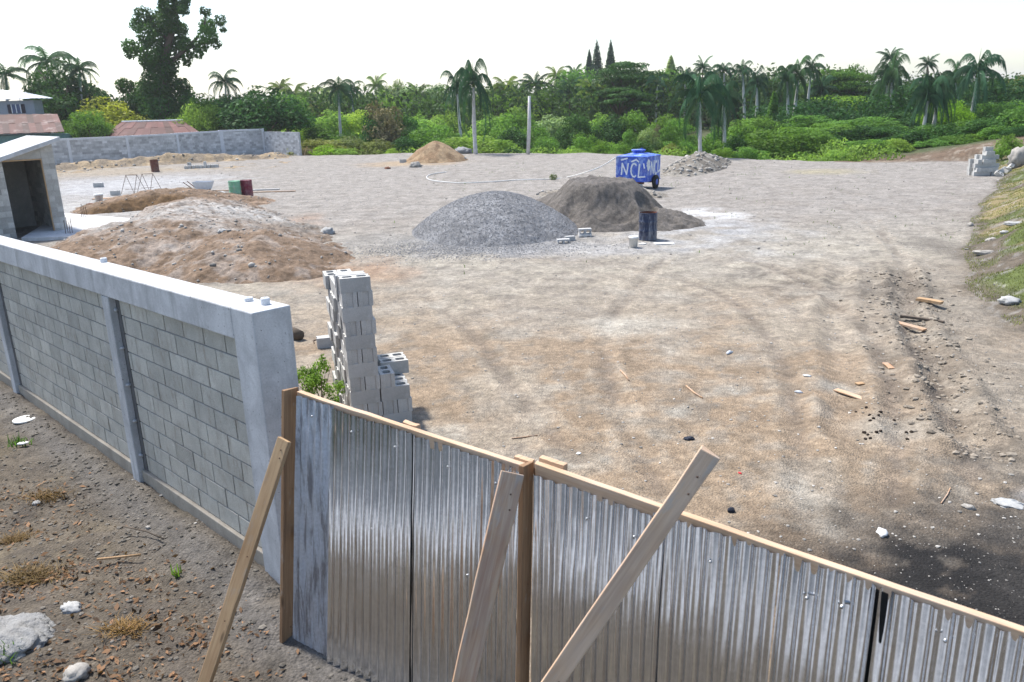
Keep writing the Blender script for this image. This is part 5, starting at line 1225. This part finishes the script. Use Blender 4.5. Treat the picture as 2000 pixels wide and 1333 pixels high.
# shrubs: (px, ytop, width, D, kind, colour, label)
BU = [(595, 212, 70, 96, 'b', 'bright', 'bright bush behind the end of the far wall'), (640, 205, 90, 98, 'b', 'bright', 'bright green bush left of the slim lone palm trunk'), (700, 208, 90, 100, 'b', 'bright', 'bright green bush right of the slim lone palm trunk'), (630, 232, 90, 90, 'b', 'mid', 'mid green bush below the slim lone palm'),
      (745, 188, 92, 86, 'b', 'dead', 'large twiggy grey brown bush left of the tan heap'), (725, 215, 60, 85, 'b', 'dark', 'dark leafy bush at the left of the twiggy bush'), (790, 215, 70, 88, 'b', 'dark', 'dark bush right of the twiggy bush'), (830, 218, 90, 98, 'b', 'bright', 'light bush behind the tan heap'), (870, 210, 80, 104, 'b', 'bright', 'light bush left of the twin palm trunks'),
      (850, 232, 110, 82, 'f', 'mid', 'feathery bush behind the tan heap'), (920, 258, 150, 77, 'f', 'bright', 'broad low bright feathery bush around the tall palm foot'), (860, 262, 80, 79, 'f', 'mid', 'feathery bush above the top of the tan heap'), (980, 268, 60, 76, 'f', 'bright', 'small bright feathery bush left of the headless trunk'),
      (960, 212, 90, 100, 'b', 'bright', 'bright bush between the tall palm and headless trunk'), (1010, 205, 90, 94, 'b', 'mid', 'rounded bush behind the headless trunk'), (1000, 238, 80, 84, 'b', 'dark', 'dark bush left of the headless trunk'), (1065, 262, 66, 77, 'b', 'mid', 'rounded green bush right of the headless trunk foot'), (1045, 238, 70, 88, 'b', 'mid', 'green bush behind the rounded bush by the headless trunk'),
      (1075, 215, 100, 102, 'b', 'pale', 'pale bush in the valley left of the dark round bush'), (1125, 215, 68, 92, 'b', 'dark', 'very round dark bush in the valley left of the tank'), (1170, 210, 60, 98, 'b', 'bright', 'bright bush right of the round dark bush'), (1195, 212, 76, 92, 'b', 'dark', 'tall dark bush above the left end of the tank'), (1240, 208, 72, 92, 'b', 'mid', 'broad green bush above the tank'), (1140, 255, 60, 78, 'b', 'mid', 'loose green bush before the sandy clearing'), (1180, 268, 56, 75, 'b', 'mid', 'low bush left of the tank, at the lot edge'), (1215, 272, 50, 73, 'b', 'mid', 'low bush behind the left side of the tank'), (1255, 270, 52, 73, 'b', 'dark', 'low dark bush behind the tank hatch'), (1120, 285, 70, 74, 'f', 'bright', 'low bright ground bush at the lot edge left of the hose end'), (1228, 248, 34, 84, 'b', 'mid', 'small bush on the sandy clearing'), (1265, 245, 46, 84, 'b', 'pale', 'greyish shrub right on the sandy clearing'), (1285, 238, 24, 86, 'b', 'dead', 'dry leafless shrub on the sandy clearing'),
      (1300, 212, 70, 94, 'b', 'mid', 'green bush right of the tank hatch, mid distance'), (1325, 218, 74, 84, 'f', 'mid', 'feathery bush left of the big lot edge palm'), (1340, 268, 44, 70, 'b', 'mid', 'low bush at the left of the big lot edge palm foot'), (1310, 276, 44, 70, 'b', 'olive', 'low olive bush left of the big lot edge palm foot'), (1395, 236, 60, 76, 'b', 'mid', 'bush between the big palm trunk and the one behind'), (1390, 262, 70, 66, 'b', 'mid', 'bush right of the big lot edge palm foot'), (1440, 250, 60, 68, 'b', 'dark', 'dark bush right of the second palm trunk'), (1435, 225, 80, 82, 'b', 'mid', 'green bush behind the second palm trunk'), (1485, 222, 90, 84, 'b', 'mid', 'green bush left of the broad feathery bush'),
      (1530, 236, 150, 66, 'f', 'mid', 'very broad rounded feathery bush at the lot edge under the palm trio'), (1620, 234, 120, 72, 'f', 'mid', 'broad feathery bush right of the widest one'), (1570, 220, 120, 84, 'f', 'mid', 'feathery bush behind the widest one'), (1700, 222, 140, 78, 'f', 'mid', 'wide feathery bush below the white trunked palm'), (1760, 215, 110, 82, 'f', 'dark', 'dark feathery bush left of the leaning pair'), (1680, 212, 100, 92, 'b', 'dark', 'dark bush above the wide feathery bush'),
      (1460, 282, 90, 61, 'f', 'mid', 'low bush at the lot edge before the second palm'), (1415, 284, 50, 62, 'f', 'mid', 'low grassy bush right of the big palm foot'), (1635, 288, 50, 58, 'f', 'bright', 'tufted bright grass bush at the lot edge'), (1700, 268, 90, 60, 'f', 'mid', 'rounded bush left of the leaning palm feet'), (1750, 268, 60, 60, 'b', 'bright', 'leafy bright bush at the leaning palm feet'), (1775, 258, 70, 66, 'b', 'mid', 'mid green bush behind the leaning palm feet'), (1830, 268, 70, 60, 'b', 'mid', 'green bush on the left end of the cut bank'), (1870, 262, 80, 60, 'b', 'mid', 'green bush on the middle of the cut bank'), (1915, 258, 70, 60, 'b', 'mid', 'green bush near the right end of the cut bank'), (1950, 240, 60, 58, 'b', 'mid', 'pale rounded bush above the stepped block pile'), (1975, 255, 50, 50, 'b', 'bright', 'bright shrub on the bank top behind the stepped block pile'), (1995, 245, 60, 56, 'b', 'dark', 'dark shrub at the right picture edge on the bank'),
      (620, 268, 110, 80, 'b', 'olive', 'olive scrub right of the far wall end'), (680, 262, 100, 81, 'b', 'olive', 'olive scrub below the slim lone palm'), (640, 280, 60, 78, 'b', 'lime', 'low bright shrub right of the far wall end'), (670, 288, 50, 77.5, 'b', 'bright', 'low bright shrub further right of the far wall end'), (740, 268, 80, 80, 'b', 'olive', 'olive scrub under the twiggy bush'), (790, 262, 60, 80, 'b', 'dark', 'dark scrub left of the tan heap top'), (765, 288, 24, 77, 'b', 'bright', 'small bright shrub left of the tan heap'), (800, 242, 60, 84, 'b', 'dark', 'dark bush rising left of the tan heap top'), (1050, 285, 90, 76, 'b', 'mid', 'low green scrub at the headless trunk foot'), (1000, 285, 60, 75, 'b', 'dark', 'low dark scrub left of the headless trunk foot')]
for k, (px, yt, wd, D, m_) in enumerate([(1785, 246, 80, 63, 'dark'), (1822, 238, 90, 66, 'mid'), (1858, 236, 80, 62, 'dark'), (1892, 230, 90, 64, 'mid'), (1928, 226, 90, 61, 'dark'), (1962, 214, 90, 63, 'dark'), (1998, 200, 100, 62, 'mid'), (1740, 244, 90, 68, 'dark'), (1690, 240, 90, 70, 'dark'), (1640, 246, 90, 70, 'dark'), (1600, 250, 80, 66, 'mid')]):
    bush(px, yt, wd, D, 'b', m_, 'leafy green bush crowding the edge between the lot and the right wood', 'bushes crowding the right edge of the lot')
for px, yt, wd, D, k, m_, lb in BU: bush(px, yt, wd, D, k, m_, lb)
# fill of indistinct far wood: one mass
cl = []
rw = np.random.default_rng(9)
for k in range(1500):
    px = rw.uniform(-150, 2150); D = rw.uniform(108, 190); x = gy(px, 200, D)[0]; z = zg(x, D)
    prof = np.interp(px, [-150, 400, 560, 700, 900, 1000, 1100, 1300, 1500, 1700, 1900, 2150], [200, 205, 182, 172, 172, 168, 155, 145, 140, 145, 150, 150])
    zt = gy(px, prof + rw.uniform(0, 60), D)[2]; hh = max(1.5, zt - z); r = rw.uniform(1.0, 2.6)
    cl.append((x, D, z + hh - r * .5, r * 1.3, r * 1.3, r)); cl.append((x + 1, D, z + hh * .35, r * 1.3, r * 1.3, hh * .4))
me = crown_mesh('far_wood', cl, 150000, .62, LG['wood'], 12, .6, .4, .55); o = bpy.data.objects.new('far_wood', me); col.objects.link(o); stuff(o, 'far off mixed green wood closing the view behind the lot', 'wood')
cl = []
for k in range(420):
    px = rw.uniform(1470, 2250); D = rw.uniform(84, 112); x = gy(px, 200, D)[0]; z = zg(x, D)
    zt = gy(px, np.interp(px, [1470, 1700, 1850, 2100], [205, 190, 175, 150]) + rw.uniform(0, 50), D)[2]; hh = max(1.2, zt - z); r = rw.uniform(.8, 2.0)
    cl.append((x, D, z + hh - r * .5, r * 1.3, r * 1.3, r)); cl.append((x + .5, D, z + hh * .4, r * 1.3, r * 1.3, hh * .42))
me = crown_mesh('dark_wood', cl, 60000, .42, LG['dark'], 15, .55, .4, .5); o = bpy.data.objects.new('dark_wood', me); col.objects.link(o); stuff(o, 'dark dense wood behind the palms on the right', 'wood')
# valley scrub ground cover
cl = []
for k in range(520):
    x = rw.uniform(-22, 26); D = np.interp(x, EDGE[:, 0], EDGE[:, 1]) + 2.5 + abs(rw.normal()) * 16; z = zg(x, D); r = rw.uniform(.4, 1.1)
    if 6 < x < 13 and D < 92: continue
    cl.append((x, D, z + r * .3, r * 1.4, r * 1.4, r * .8))
me = crown_mesh('valley_scrub', cl, 56000, .22, LG['bright'], 13, .5, .4, .4); o = bpy.data.objects.new('valley_scrub', me); col.objects.link(o); stuff(o, 'low green scrub covering the dip beyond the lot', 'ground cover')

# ------------------------------------------------------------------ grass, weeds, litter, stones
def blades(name, n, fx, hgt_, wd, mat, seed, bend=.5):
    r_ = np.random.default_rng(seed); XY = fx(r_, n); z = hgt(XY[:, 0], XY[:, 1]); n = len(XY)
    a = r_.random(n) * 6.283; d = np.stack([np.cos(a), np.sin(a), 0 * a], 1); s = np.stack([-np.sin(a), np.cos(a), 0 * a], 1) * wd / 2; hh = (hgt_ * (.5 + r_.random(n)))[:, None]
    P = np.stack([XY[:, 0], XY[:, 1], z - .01], 1); T = P + np.array([0, 0, 1]) * hh + d * hh * bend * r_.random(n)[:, None]
    V = np.stack([P - s, P + s, T + s * .3, T - s * .3], 1).reshape(-1, 3)
    return mesh_obj(name, V, np.arange(4 * n).reshape(n, 4), mat, None, False, r_.random(n))
def bank_xy(r_, n):
    y = 11 + 40 * r_.random(n * 3) ** 1.3; b = .1 + 5.5 * r_.random(n * 3); x = np.interp(y, FOOT[:, 0], FOOT[:, 1]) + .7 * (fbm(y * .5, y * 0 + 2, 12) - .5) + b
    m_ = fbm(x * 1.2, y * 1.2, 32) > .42 - .1 * r_.random(len(x)); return np.stack([x, y], 1)[m_][:n]
stuff(blades('bank_grass', 90000, bank_xy, .04, .014, M['grass'], 3, .8), 'short patchy grass on the right hand bank', 'grass')
def lot_xy(r_, n):
    x = r_.uniform(-12, 26, n * 6); y = r_.uniform(20, 60, n * 6); m_ = (fbm(x * .9, y * .9, 44) > .70) & (x < np.interp(y, FOOT[:, 0], FOOT[:, 1])) & (np.abs(x - 1.5) + np.abs(y - 29) > 7) & (x > -6); return np.stack([x, y], 1)[m_][:n]
stuff(blades('lot_weeds', 1500, lot_xy, .07, .03, M['weed'], 4, 1.5), 'tiny green weeds dotted over the gravel lot', 'weeds')
def litter_xy(r_, n):
    c = [(-4.9, 7.2, .35), (-4.2, 6.3, .25), (-3.0, 4.9, .35), (-3.6, 4.9, .3), (-3.5, 6.2, .4), (-5.5, 7.9, .4), (-2.6, 5.3, .3), (-3.2, 5.6, .5), (-2.2, 4.6, .3), (-4.6, 6.0, .3)]
    k = r_.integers(len(c), size=n); return np.stack([np.array([c[i][0] for i in k]) + r_.normal(size=n) * np.array([c[i][2] for i in k]), np.array([c[i][1] for i in k]) + r_.normal(size=n) * np.array([c[i][2] for i in k]) * .6], 1)
def outside(xy):
    dw = (xy[:, 0] - P0[0]) * NW[0] + (xy[:, 1] - P0[1]) * NW[1]; gd = (GR - GL) / np.linalg.norm(GR - GL); dg = (xy[:, 0] - GL[0]) * -gd[1] + (xy[:, 1] - GL[1]) * gd[0]; lw = (xy[:, 0] - P0[0]) * DW[0] + (xy[:, 1] - P0[1]) * DW[1]
    return np.where(lw > 0, dw, dg) < -.04
r_ = np.random.default_rng(6); XY = litter_xy(r_, 1700); XY = XY[outside(XY)]; P = np.stack([XY[:, 0], XY[:, 1], hgt(XY[:, 0], XY[:, 1]) + .012], 1)
V, Q = leaves(P, np.tile((0, 0, 1.), (len(P), 1)), .045 * (.6 + 1.1 * r_.random(len(P)) ** 2), r_, .42, .7); stuff(mesh_obj('dry_leaves', V, Q, M['litter'], None, False, r_.random(len(P))), 'dry brown leaves littering the ground outside the wall', 'leaf litter')
for px, py, s_, nb, lb in ((90, 960, .12, 450, 'tuft of dry straw coloured grass beside a white stone'), (60, 1120, .12, 900, 'largest clump of dry straw grass near the grey lump'), (245, 1235, .08, 380, 'ring of dry straw grass beside a grey chip'), (28, 1040, .07, 400, 'small reddish dry tuft at the left picture edge')):
    p = g(px, py, .42); stuff_ = blades('dry_grass_tuft', nb, lambda r, n, p=p, s_=s_: np.stack([p[0] + r.normal(size=n) * s_, p[1] + r.normal(size=n) * s_ * .6], 1), .04, .009, M['straw'], int(px), 3.0); tag(stuff_, lb, 'dry grass')
for px, py, s_, nb, lb in ((30, 850, .07, 45, 'green sprout patch under the white lid'), (345, 1125, .03, 16, 'tiny green sprout near the loose stones'), (15, 1290, .05, 40, 'green weed at the bottom left corner')):
    p = g(px, py, .42); tag(blades('weed', nb, lambda r, n, p=p, s_=s_: np.stack([p[0] + r.normal(size=n) * s_, p[1] + r.normal(size=n) * s_], 1), .09, .018, M['weed'], int(px), 1.), lb, 'weed')

def stones(name, n, fx, r0, r1, seed, mat, lb, cat, dz=.3):
    r_ = np.random.default_rng(seed); XY = fx(r_, n); z = hgt(XY[:, 0], XY[:, 1]); m_ = MB()
    r = r0 + (r1 - r0) * r_.random(len(XY)) ** 4
    m_.rocks(np.stack([XY[:, 0], XY[:, 1], z + r * dz * .5], 1), r, r_, r_.random(len(XY)), (1, 1, .6))
    return stuff(m_.build(name, mat), lb, cat)
def in_xy(r_, n):
    y = 7 + 25 * r_.random(n) ** 1.4; x = r_.uniform(-1, 1, n) * (y * .6 + 1) + 1; XY = np.stack([x, y], 1); return XY[~outside(XY)]
stones('pebbles', 6500, in_xy, .004, .028, 11, M['stone'], 'pale pebbles and clods strewn over the dirt lot', 'pebbles')
def far_xy(r_, n): y = r_.uniform(22, 60, n); x = r_.uniform(-.7, .62, n) * y; return np.stack([x, y], 1)
stones('scattered_stones', 2500, far_xy, .01, .06, 12, M['stone'], 'scattered stones over the far part of the lot', 'stones')
def out_xy(r_, n):
    l = r_.uniform(-.2, 9, n); d = -np.abs(r_.normal(size=n)) * .9 - .03; XY = np.stack([P0[0] + DW[0] * l + NW[0] * d, P0[1] + DW[1] * l + NW[1] * d], 1)
    X2 = np.stack([r_.uniform(-6, -1, n), r_.uniform(4.3, 9, n)], 1); XY = np.concatenate([XY, X2]); return XY[outside(XY)]
stones('loose_clods', 3000, out_xy, .003, .028, 13, mat_simple('clod', (.16, .145, .125), (.10, .09, .075), .95, 8, .4, tone=.4), 'small clods and chips on the ground outside the wall', 'clods')
def burnt_xy(r_, n): return np.stack([r_.normal(4.7, 1.2, n), r_.normal(6.6, .9, n)], 1)
XYf = lambda r, n: (lambda q: q[~outside(q)])(burnt_xy(r, n))
stones('ash_chips', 800, XYf, .003, .014, 14, M['stone'], 'white ash and chips over the burnt black soil', 'ash')
def rut_xy(r_, n): y = r_.uniform(9, 20, n); x = np.interp(y, [5, 10, 13, 16, 19, 21], [5.6, 6.2, 7.2, 8.3, 9.6, 10.4]) + r_.normal(size=n) * .5; return np.stack([x, y], 1)
stones('mud_clods', 1500, rut_xy, .008, .06, 15, mat_simple('mud', (.27, .235, .19), (.17, .145, .115), .95, 6, .4, tone=.4), 'broken mud clods along the wheel ruts', 'clods')

def lump(px, py, r, lb, sq):
    p = g(px, py, .42); V, Fc = ico(4); a = V * 1.7 + px; n_ = fbm(a[:, 0] + a[:, 2] * .7, a[:, 1] - a[:, 2] * .5, 3, 5) - .5; n2_ = fbm((a[:, 0] + a[:, 2]) * 5, (a[:, 1] - a[:, 2]) * 5, 5, 4) - .5
    V = V * (1 + .9 * n_ + .35 * n2_)[:, None] * np.array(sq) * r + p
    return tag(mesh_obj('concrete_lump', V, Fc, M['greyrock'], None, True, np.full(len(Fc), .5)), lb, 'concrete lump')
def rock_thing(px, py, r, lb, mat='whiterock', sq=(1, .8, .55), z=None, sub=2, name='rock', cat='rock', dz=0):
    p = gh(px, py) if z is None else g(px, py, z); m_ = MB(); m_.rock((p[0], p[1], p[2] + r * sq[2] * .35 + dz), r, np.random.default_rng(int(px * 7 + py)), .5, sq, sub)
    o = m_.build(name, M[mat], None, True); return tag(o, lb, cat)
rock_thing(1972, 592, .2, 'big white rock in the green grass of the right bank')
rock_thing(1985, 440, .2, 'long pale ledge of rock on the right bank', 'whiterock', (1.5, .6, .35)); rock_thing(1935, 470, .2, 'flat grey rock ledge at the cut of the right bank', 'stone', (1.4, .6, .3)); rock_thing(1962, 455, .12, 'small white rock above the flat grey ledge')
rock_thing(1895, 442, .15, 'grey angular rock at the foot of the right bank', 'stone'); rock_thing(1925, 495, .2, 'slanting grey slab of rock below the ledges', 'stone', (1.4, .5, .35)); rock_thing(1988, 318, .6, 'pale rock face on the bank behind the stepped block pile', 'stone', (1, .6, 1.2))
rock_thing(140, 1192, .085, 'smooth pale stone on the ground outside the wall', 'whiterock', (1.2, .8, .5)); rock_thing(72, 985, .05, 'white stone in the dry grass outside the wall', 'whiterock'); rock_thing(290, 1032, .03, 'round grey stone near the fallen twig', 'stone'); rock_thing(150, 1320, .09, 'grey stone half out of the frame at the bottom left', 'stone')
lump(-12, 1262, .40, 'big rough grey lump of spilled concrete in the bottom left corner', (1.05, .85, .36))
rock_thing(1428, 1000, .045, 'smooth dark grey stone on the brown dirt behind the gate', 'darkcloth', (1, .8, .8)); rock_thing(1345, 858, .07, 'crumpled dark rag on the dirt above the tilted plank', 'darkcloth', (1, .7, .3), name='rag', cat='rag')
rock_thing(1723, 1043, .09, 'crumpled white paper scrap on the burnt soil', 'plastic', (1, .7, .35), sub=1, name='paper_scrap', cat='litter'); rock_thing(1970, 985, .15, 'grey white heap of spilt cement near the burnt soil', 'whiterock', (1.3, .8, .12), name='cement_spill', cat='cement'); rock_thing(1892, 993, .07, 'pale flat stone beside the spilt cement', 'stone', (1, .6, .4))
rock_thing(1275, 990, .05, 'red plastic scrap just behind the gate rail', 'red', (1.3, .5, .3), sub=1, name='plastic_scrap', cat='litter'); rock_thing(1445, 925, .03, 'small red scrap on the brown dirt', 'red', (1, .5, .4), sub=1, name='plastic_scrap', cat='litter')
rock_thing(1560, 768, .05, 'crushed pale bottle on the dirt', 'foil', (1.4, .6, .6), sub=1, name='plastic_bottle', cat='bottle'); rock_thing(1577, 735, .07, 'silvery crumpled wrapper on the dirt', 'foil', (1.2, .6, .25), sub=1, name='wrapper', cat='litter'); rock_thing(1425, 690, .07, 'pale crushed can on the dirt', 'foil', (1.4, .6, .5), sub=1, name='crushed_can', cat='can'); rock_thing(1130, 886, .04, 'white paper chip behind the gate', 'plastic', (1, .7, .2), sub=1, name='paper_scrap', cat='litter')
rock_thing(440, 495, .16, 'white stone on the face of the dirt mound', 'whiterock', dz=.65); rock_thing(600, 520, .13, 'grey boulder at the foot of the dirt mound', 'stone', dz=.15); rock_thing(640, 458, .28, 'pale boulder on the ground right of the dirt mound', 'whiterock', (1.1, .7, .6)); rock_thing(893, 449, .16, 'tan stone on the toe of the gravel heap', 'straw', dz=.1)
rock_thing(757, 330, .3, 'small dry brown tuft left of the grey earth clump', 'rust', (1.4, .8, .3), name='dry_tuft', cat='dry bush'); rock_thing(812, 327, .4, 'dry brown earth clump on the lot before the tan heap', 'stone', (1, .8, .7), name='earth_clod', cat='clod')
# dung
dl = [(1692, 797), (1698, 812), (1706, 818), (1716, 812), (1720, 806), (1700, 823), (1688, 846), (1695, 850), (1712, 845), (1720, 843), (1690, 858), (1700, 857), (1770, 846), (1780, 845), (1788, 843), (1772, 859), (1672, 806), (1746, 822)]
for i, (px, py) in enumerate(dl): tag(rock_thing(px, py, .025, 'x', 'dung', (1, .9, .75), sub=1, name='dung_ball'), 'dark ball of dung on the dirt by the short plank', 'dung', 'scattered dung balls')
# planks on the dirt
plank_at(1665, 775, .62, .11, .02, -1.05, 'short pale plank lying on the dirt above the dung', M['wood3']); plank_at(1680, 752, .13, .09, .02, .2, 'tiny square wood offcut above the short pale plank', M['wood']); plank_at(1815, 592, .5, .16, .06, -.9, 'orange brown wood offcut by the ruts near the green grass', M['wood']); plank_at(1768, 640, .85, .14, .04, -1.1, 'muddy grey plank stuck in the wheel rut', M['wood2'], .02); plank_at(1800, 632, .8, .08, .05, -.75, 'dark muddy stick right of the muddy plank in the rut', M['bark']); plank_at(1735, 717, .3, .1, .02, 1.5, 'small grey board scrap between the ruts', M['wood2'])
plank_at(1700, 1140, .3, .08, .02, -.55, 'brown board scrap on the burnt soil behind the gate rail', M['wood'])
def stick(pts_, r, lb, mat='wood2', name='stick', z=None):
    P_ = [(gh(*q) if z is None else g(*q, z)) + np.array([0, 0, .012]) for q in pts_]; m_ = MB(); m_.tube(P_, r, 6); return tag(m_.build(name, M[mat], None, True), lb, 'stick')
stick([(1000, 858), (1020, 856), (1050, 852)], .009, 'thin straight stick on the dirt behind the left gate leaf'); stick([(1212, 725), (1222, 735), (1228, 744)], .016, 'short pale twig on the dirt in mid lot'); stick([(1340, 755), (1355, 768), (1372, 779)], .014, 'pale bent twig right of the short twig in mid lot')
stick([(240, 1030), (285, 1040), (320, 1055)], .007, 'thin fallen twig outside the wall', 'bark', z=.46); stick([(190, 1095), (230, 1091), (275, 1086)], .011, 'broken brown stick outside the wall, nearer the camera', 'wood', z=.46)
stick([(1838, 985), (1850, 968), (1856, 955)], .008, 'thin wire like stick by the burnt soil')
p = gh(583, 664); a = np.array([-.35, .32, 0]); mb = MB(); mb.tube([p + a * .9 + np.array([0, 0, .1]), p + a * .3 + np.array([0, 0, .115]), p + np.array([.05, -.05, .1])], [.1, .115, .105], 12); tag(mb.build('log', M['bark'], None, True), 'short cut log lying behind the wall column', 'log')
stick([(614, 672), (612, 667), (628, 661), (630, 669)], .01, 'bent rebar loop beside the single block', 'rebar', 'bent_rebar')
# white lid outside
p = g(49, 824, .26); mb = MB(); mb.lathe([(0, .02), (.13, .02), (.15, .012), (.15, -.005), (.0, -.005)], 24, p + np.array([0, 0, .03])); tag(mb.build('plastic_disc', M['plastic'], None, True), 'white round plastic bucket lid lying outside the wall', 'lid')
p = g(48, 870, .3); mb = MB(); mb.rock(p + np.array([0, 0, .03]), .05, rng, .5, (1.3, .8, .3), 1); tag(mb.build('paper_scrap', M['plastic'], None, True), 'white scrap near the lid outside the wall', 'litter')
# plant by the stack with white litter
p = gh(628, 790); t = thing('weed_bush', 'leafy green weed bush with white litter between column and block stack', 'bush', p)
r_ = np.random.default_rng(3); cl = [(p[0] + r_.normal() * .22, p[1] + r_.normal() * .22, p[2] + .08 + .5 * r_.random(), .13, .13, .10) for _ in range(16)] + [(p[0] - .1 + .06 * k, p[1], p[2] + .55 + .05 * k, .05, .05, .12) for k in range(4)]
me = crown_mesh('foliage', [(a - p[0], b - p[1], c - p[2], d, e, f_) for a, b, c, d, e, f_ in cl], 2600, .05, LG['bright'], 5, .5, .4, .2); o = bpy.data.objects.new('foliage', me); col.objects.link(o); o.parent = t
mb = MB()
for k in range(9): mb.tube([p, p + np.array([r_.normal() * .2, r_.normal() * .2, .35 + .3 * r_.random()])], [.008, .003], 5)
mb.build('stem', M['bark'], t)
for k, (dx, dz, lb) in enumerate(((-.12, .12, 'white paper litter on the left of the weed bush'), (.16, .06, 'white paper litter under the right of the weed bush'), (.05, .02, 'white paper litter at the front of the weed bush'))):
    mb = MB(); mb.rock(p + np.array([dx, -.28, dz]), .06, r_, .5, (1, .8, .5), 1); tag(mb.build('paper_scrap', M['plastic'], None, True), lb, 'litter')
for px, py, s_, lb in ((325, 0, 0, ''),): pass
p = gh(1081, 352); me = crown_mesh('tuft', [(0, 0, .15, .22, .22, .2)], 300, .09, LG['olive'], 6, .3); o = bpy.data.objects.new('grass_tuft', me); col.objects.link(o); o.location = p; tag(o, 'olive grass tuft beside the white hose', 'weed')
# dark roots at the far wall end and leaning stakes
p = gh(610, 303); me = crown_mesh('brush', [(-.5, 0, .3, .8, .5, .35), (.6, 0, .2, .9, .5, .25)], 900, .3, LG['dead'], 7, .15); o = bpy.data.objects.new('brush_pile', me); col.objects.link(o); o.location = p; tag(o, 'dark brush pile at the right end of the far wall', 'brush pile')
p = gh(594, 304); mb = MB(); mb.tube([p, p + np.array([.35, 0, .8])], .05, 6); tag(mb.build('wooden_stake', M['wood'], None), 'leaning stake at the end of the far wall', 'stake')
p = gh(905, 300); mb = MB(); mb.rock(p + np.array([0, 0, .15]), 1.0, rng, .5, (1.4, .6, .35), 2); tag(mb.build('grey_rubble_heap', M['gravel'], None, True), 'low grey rubble heap between the tan heap and the tall palm', 'rubble')

r_ = np.random.default_rng(21); gd = (GR - GL) / np.linalg.norm(GR - GL); gn = np.array([gd[1], -gd[0]]); cl = []
for k in range(150):
    q = GL + gd * r_.uniform(-8, 14) + gn * (8.6 + r_.normal() * .4); cl.append((q[0], q[1], .45 + r_.uniform(.2, 2.6), .7, .7, .6))
me = crown_mesh('hedge', cl, 12000, .16, LG['dark'], 22); o = bpy.data.objects.new('hedge', me); col.objects.link(o); tag(o, 'unseen dark hedge added behind the viewer for reflections in the zinc gate', 'hedge')  # leaf mass out of view, added to give the gate sheets dark reflections

# ------------------------------------------------------------------ haze
mb = MB(); mb.box((-2600, -2600, -12), (5200, 0, 0), (0, 5200, 0), (0, 0, 52)); hz = mb.build('haze', None); hz['kind'] = 'stuff'; hz['label'] = 'thin pale haze lying over the far trees'; hz['category'] = 'haze'
hm = bpy.data.materials.new('thin_air'); hm.use_nodes = True; ht = hm.node_tree
for n_ in list(ht.nodes):
    if n_.type != 'OUTPUT_MATERIAL': ht.nodes.remove(n_)
pv = ht.nodes.new('ShaderNodeVolumePrincipled'); pv.inputs['Density'].default_value = .00028; pv.inputs['Color'].default_value = (.95, .97, 1, 1); pv.inputs['Anisotropy'].default_value = .3
ht.links.new(pv.outputs[0], [n_ for n_ in ht.nodes if n_.type == 'OUTPUT_MATERIAL'][0].inputs['Volume']); hz.data.materials.append(hm)
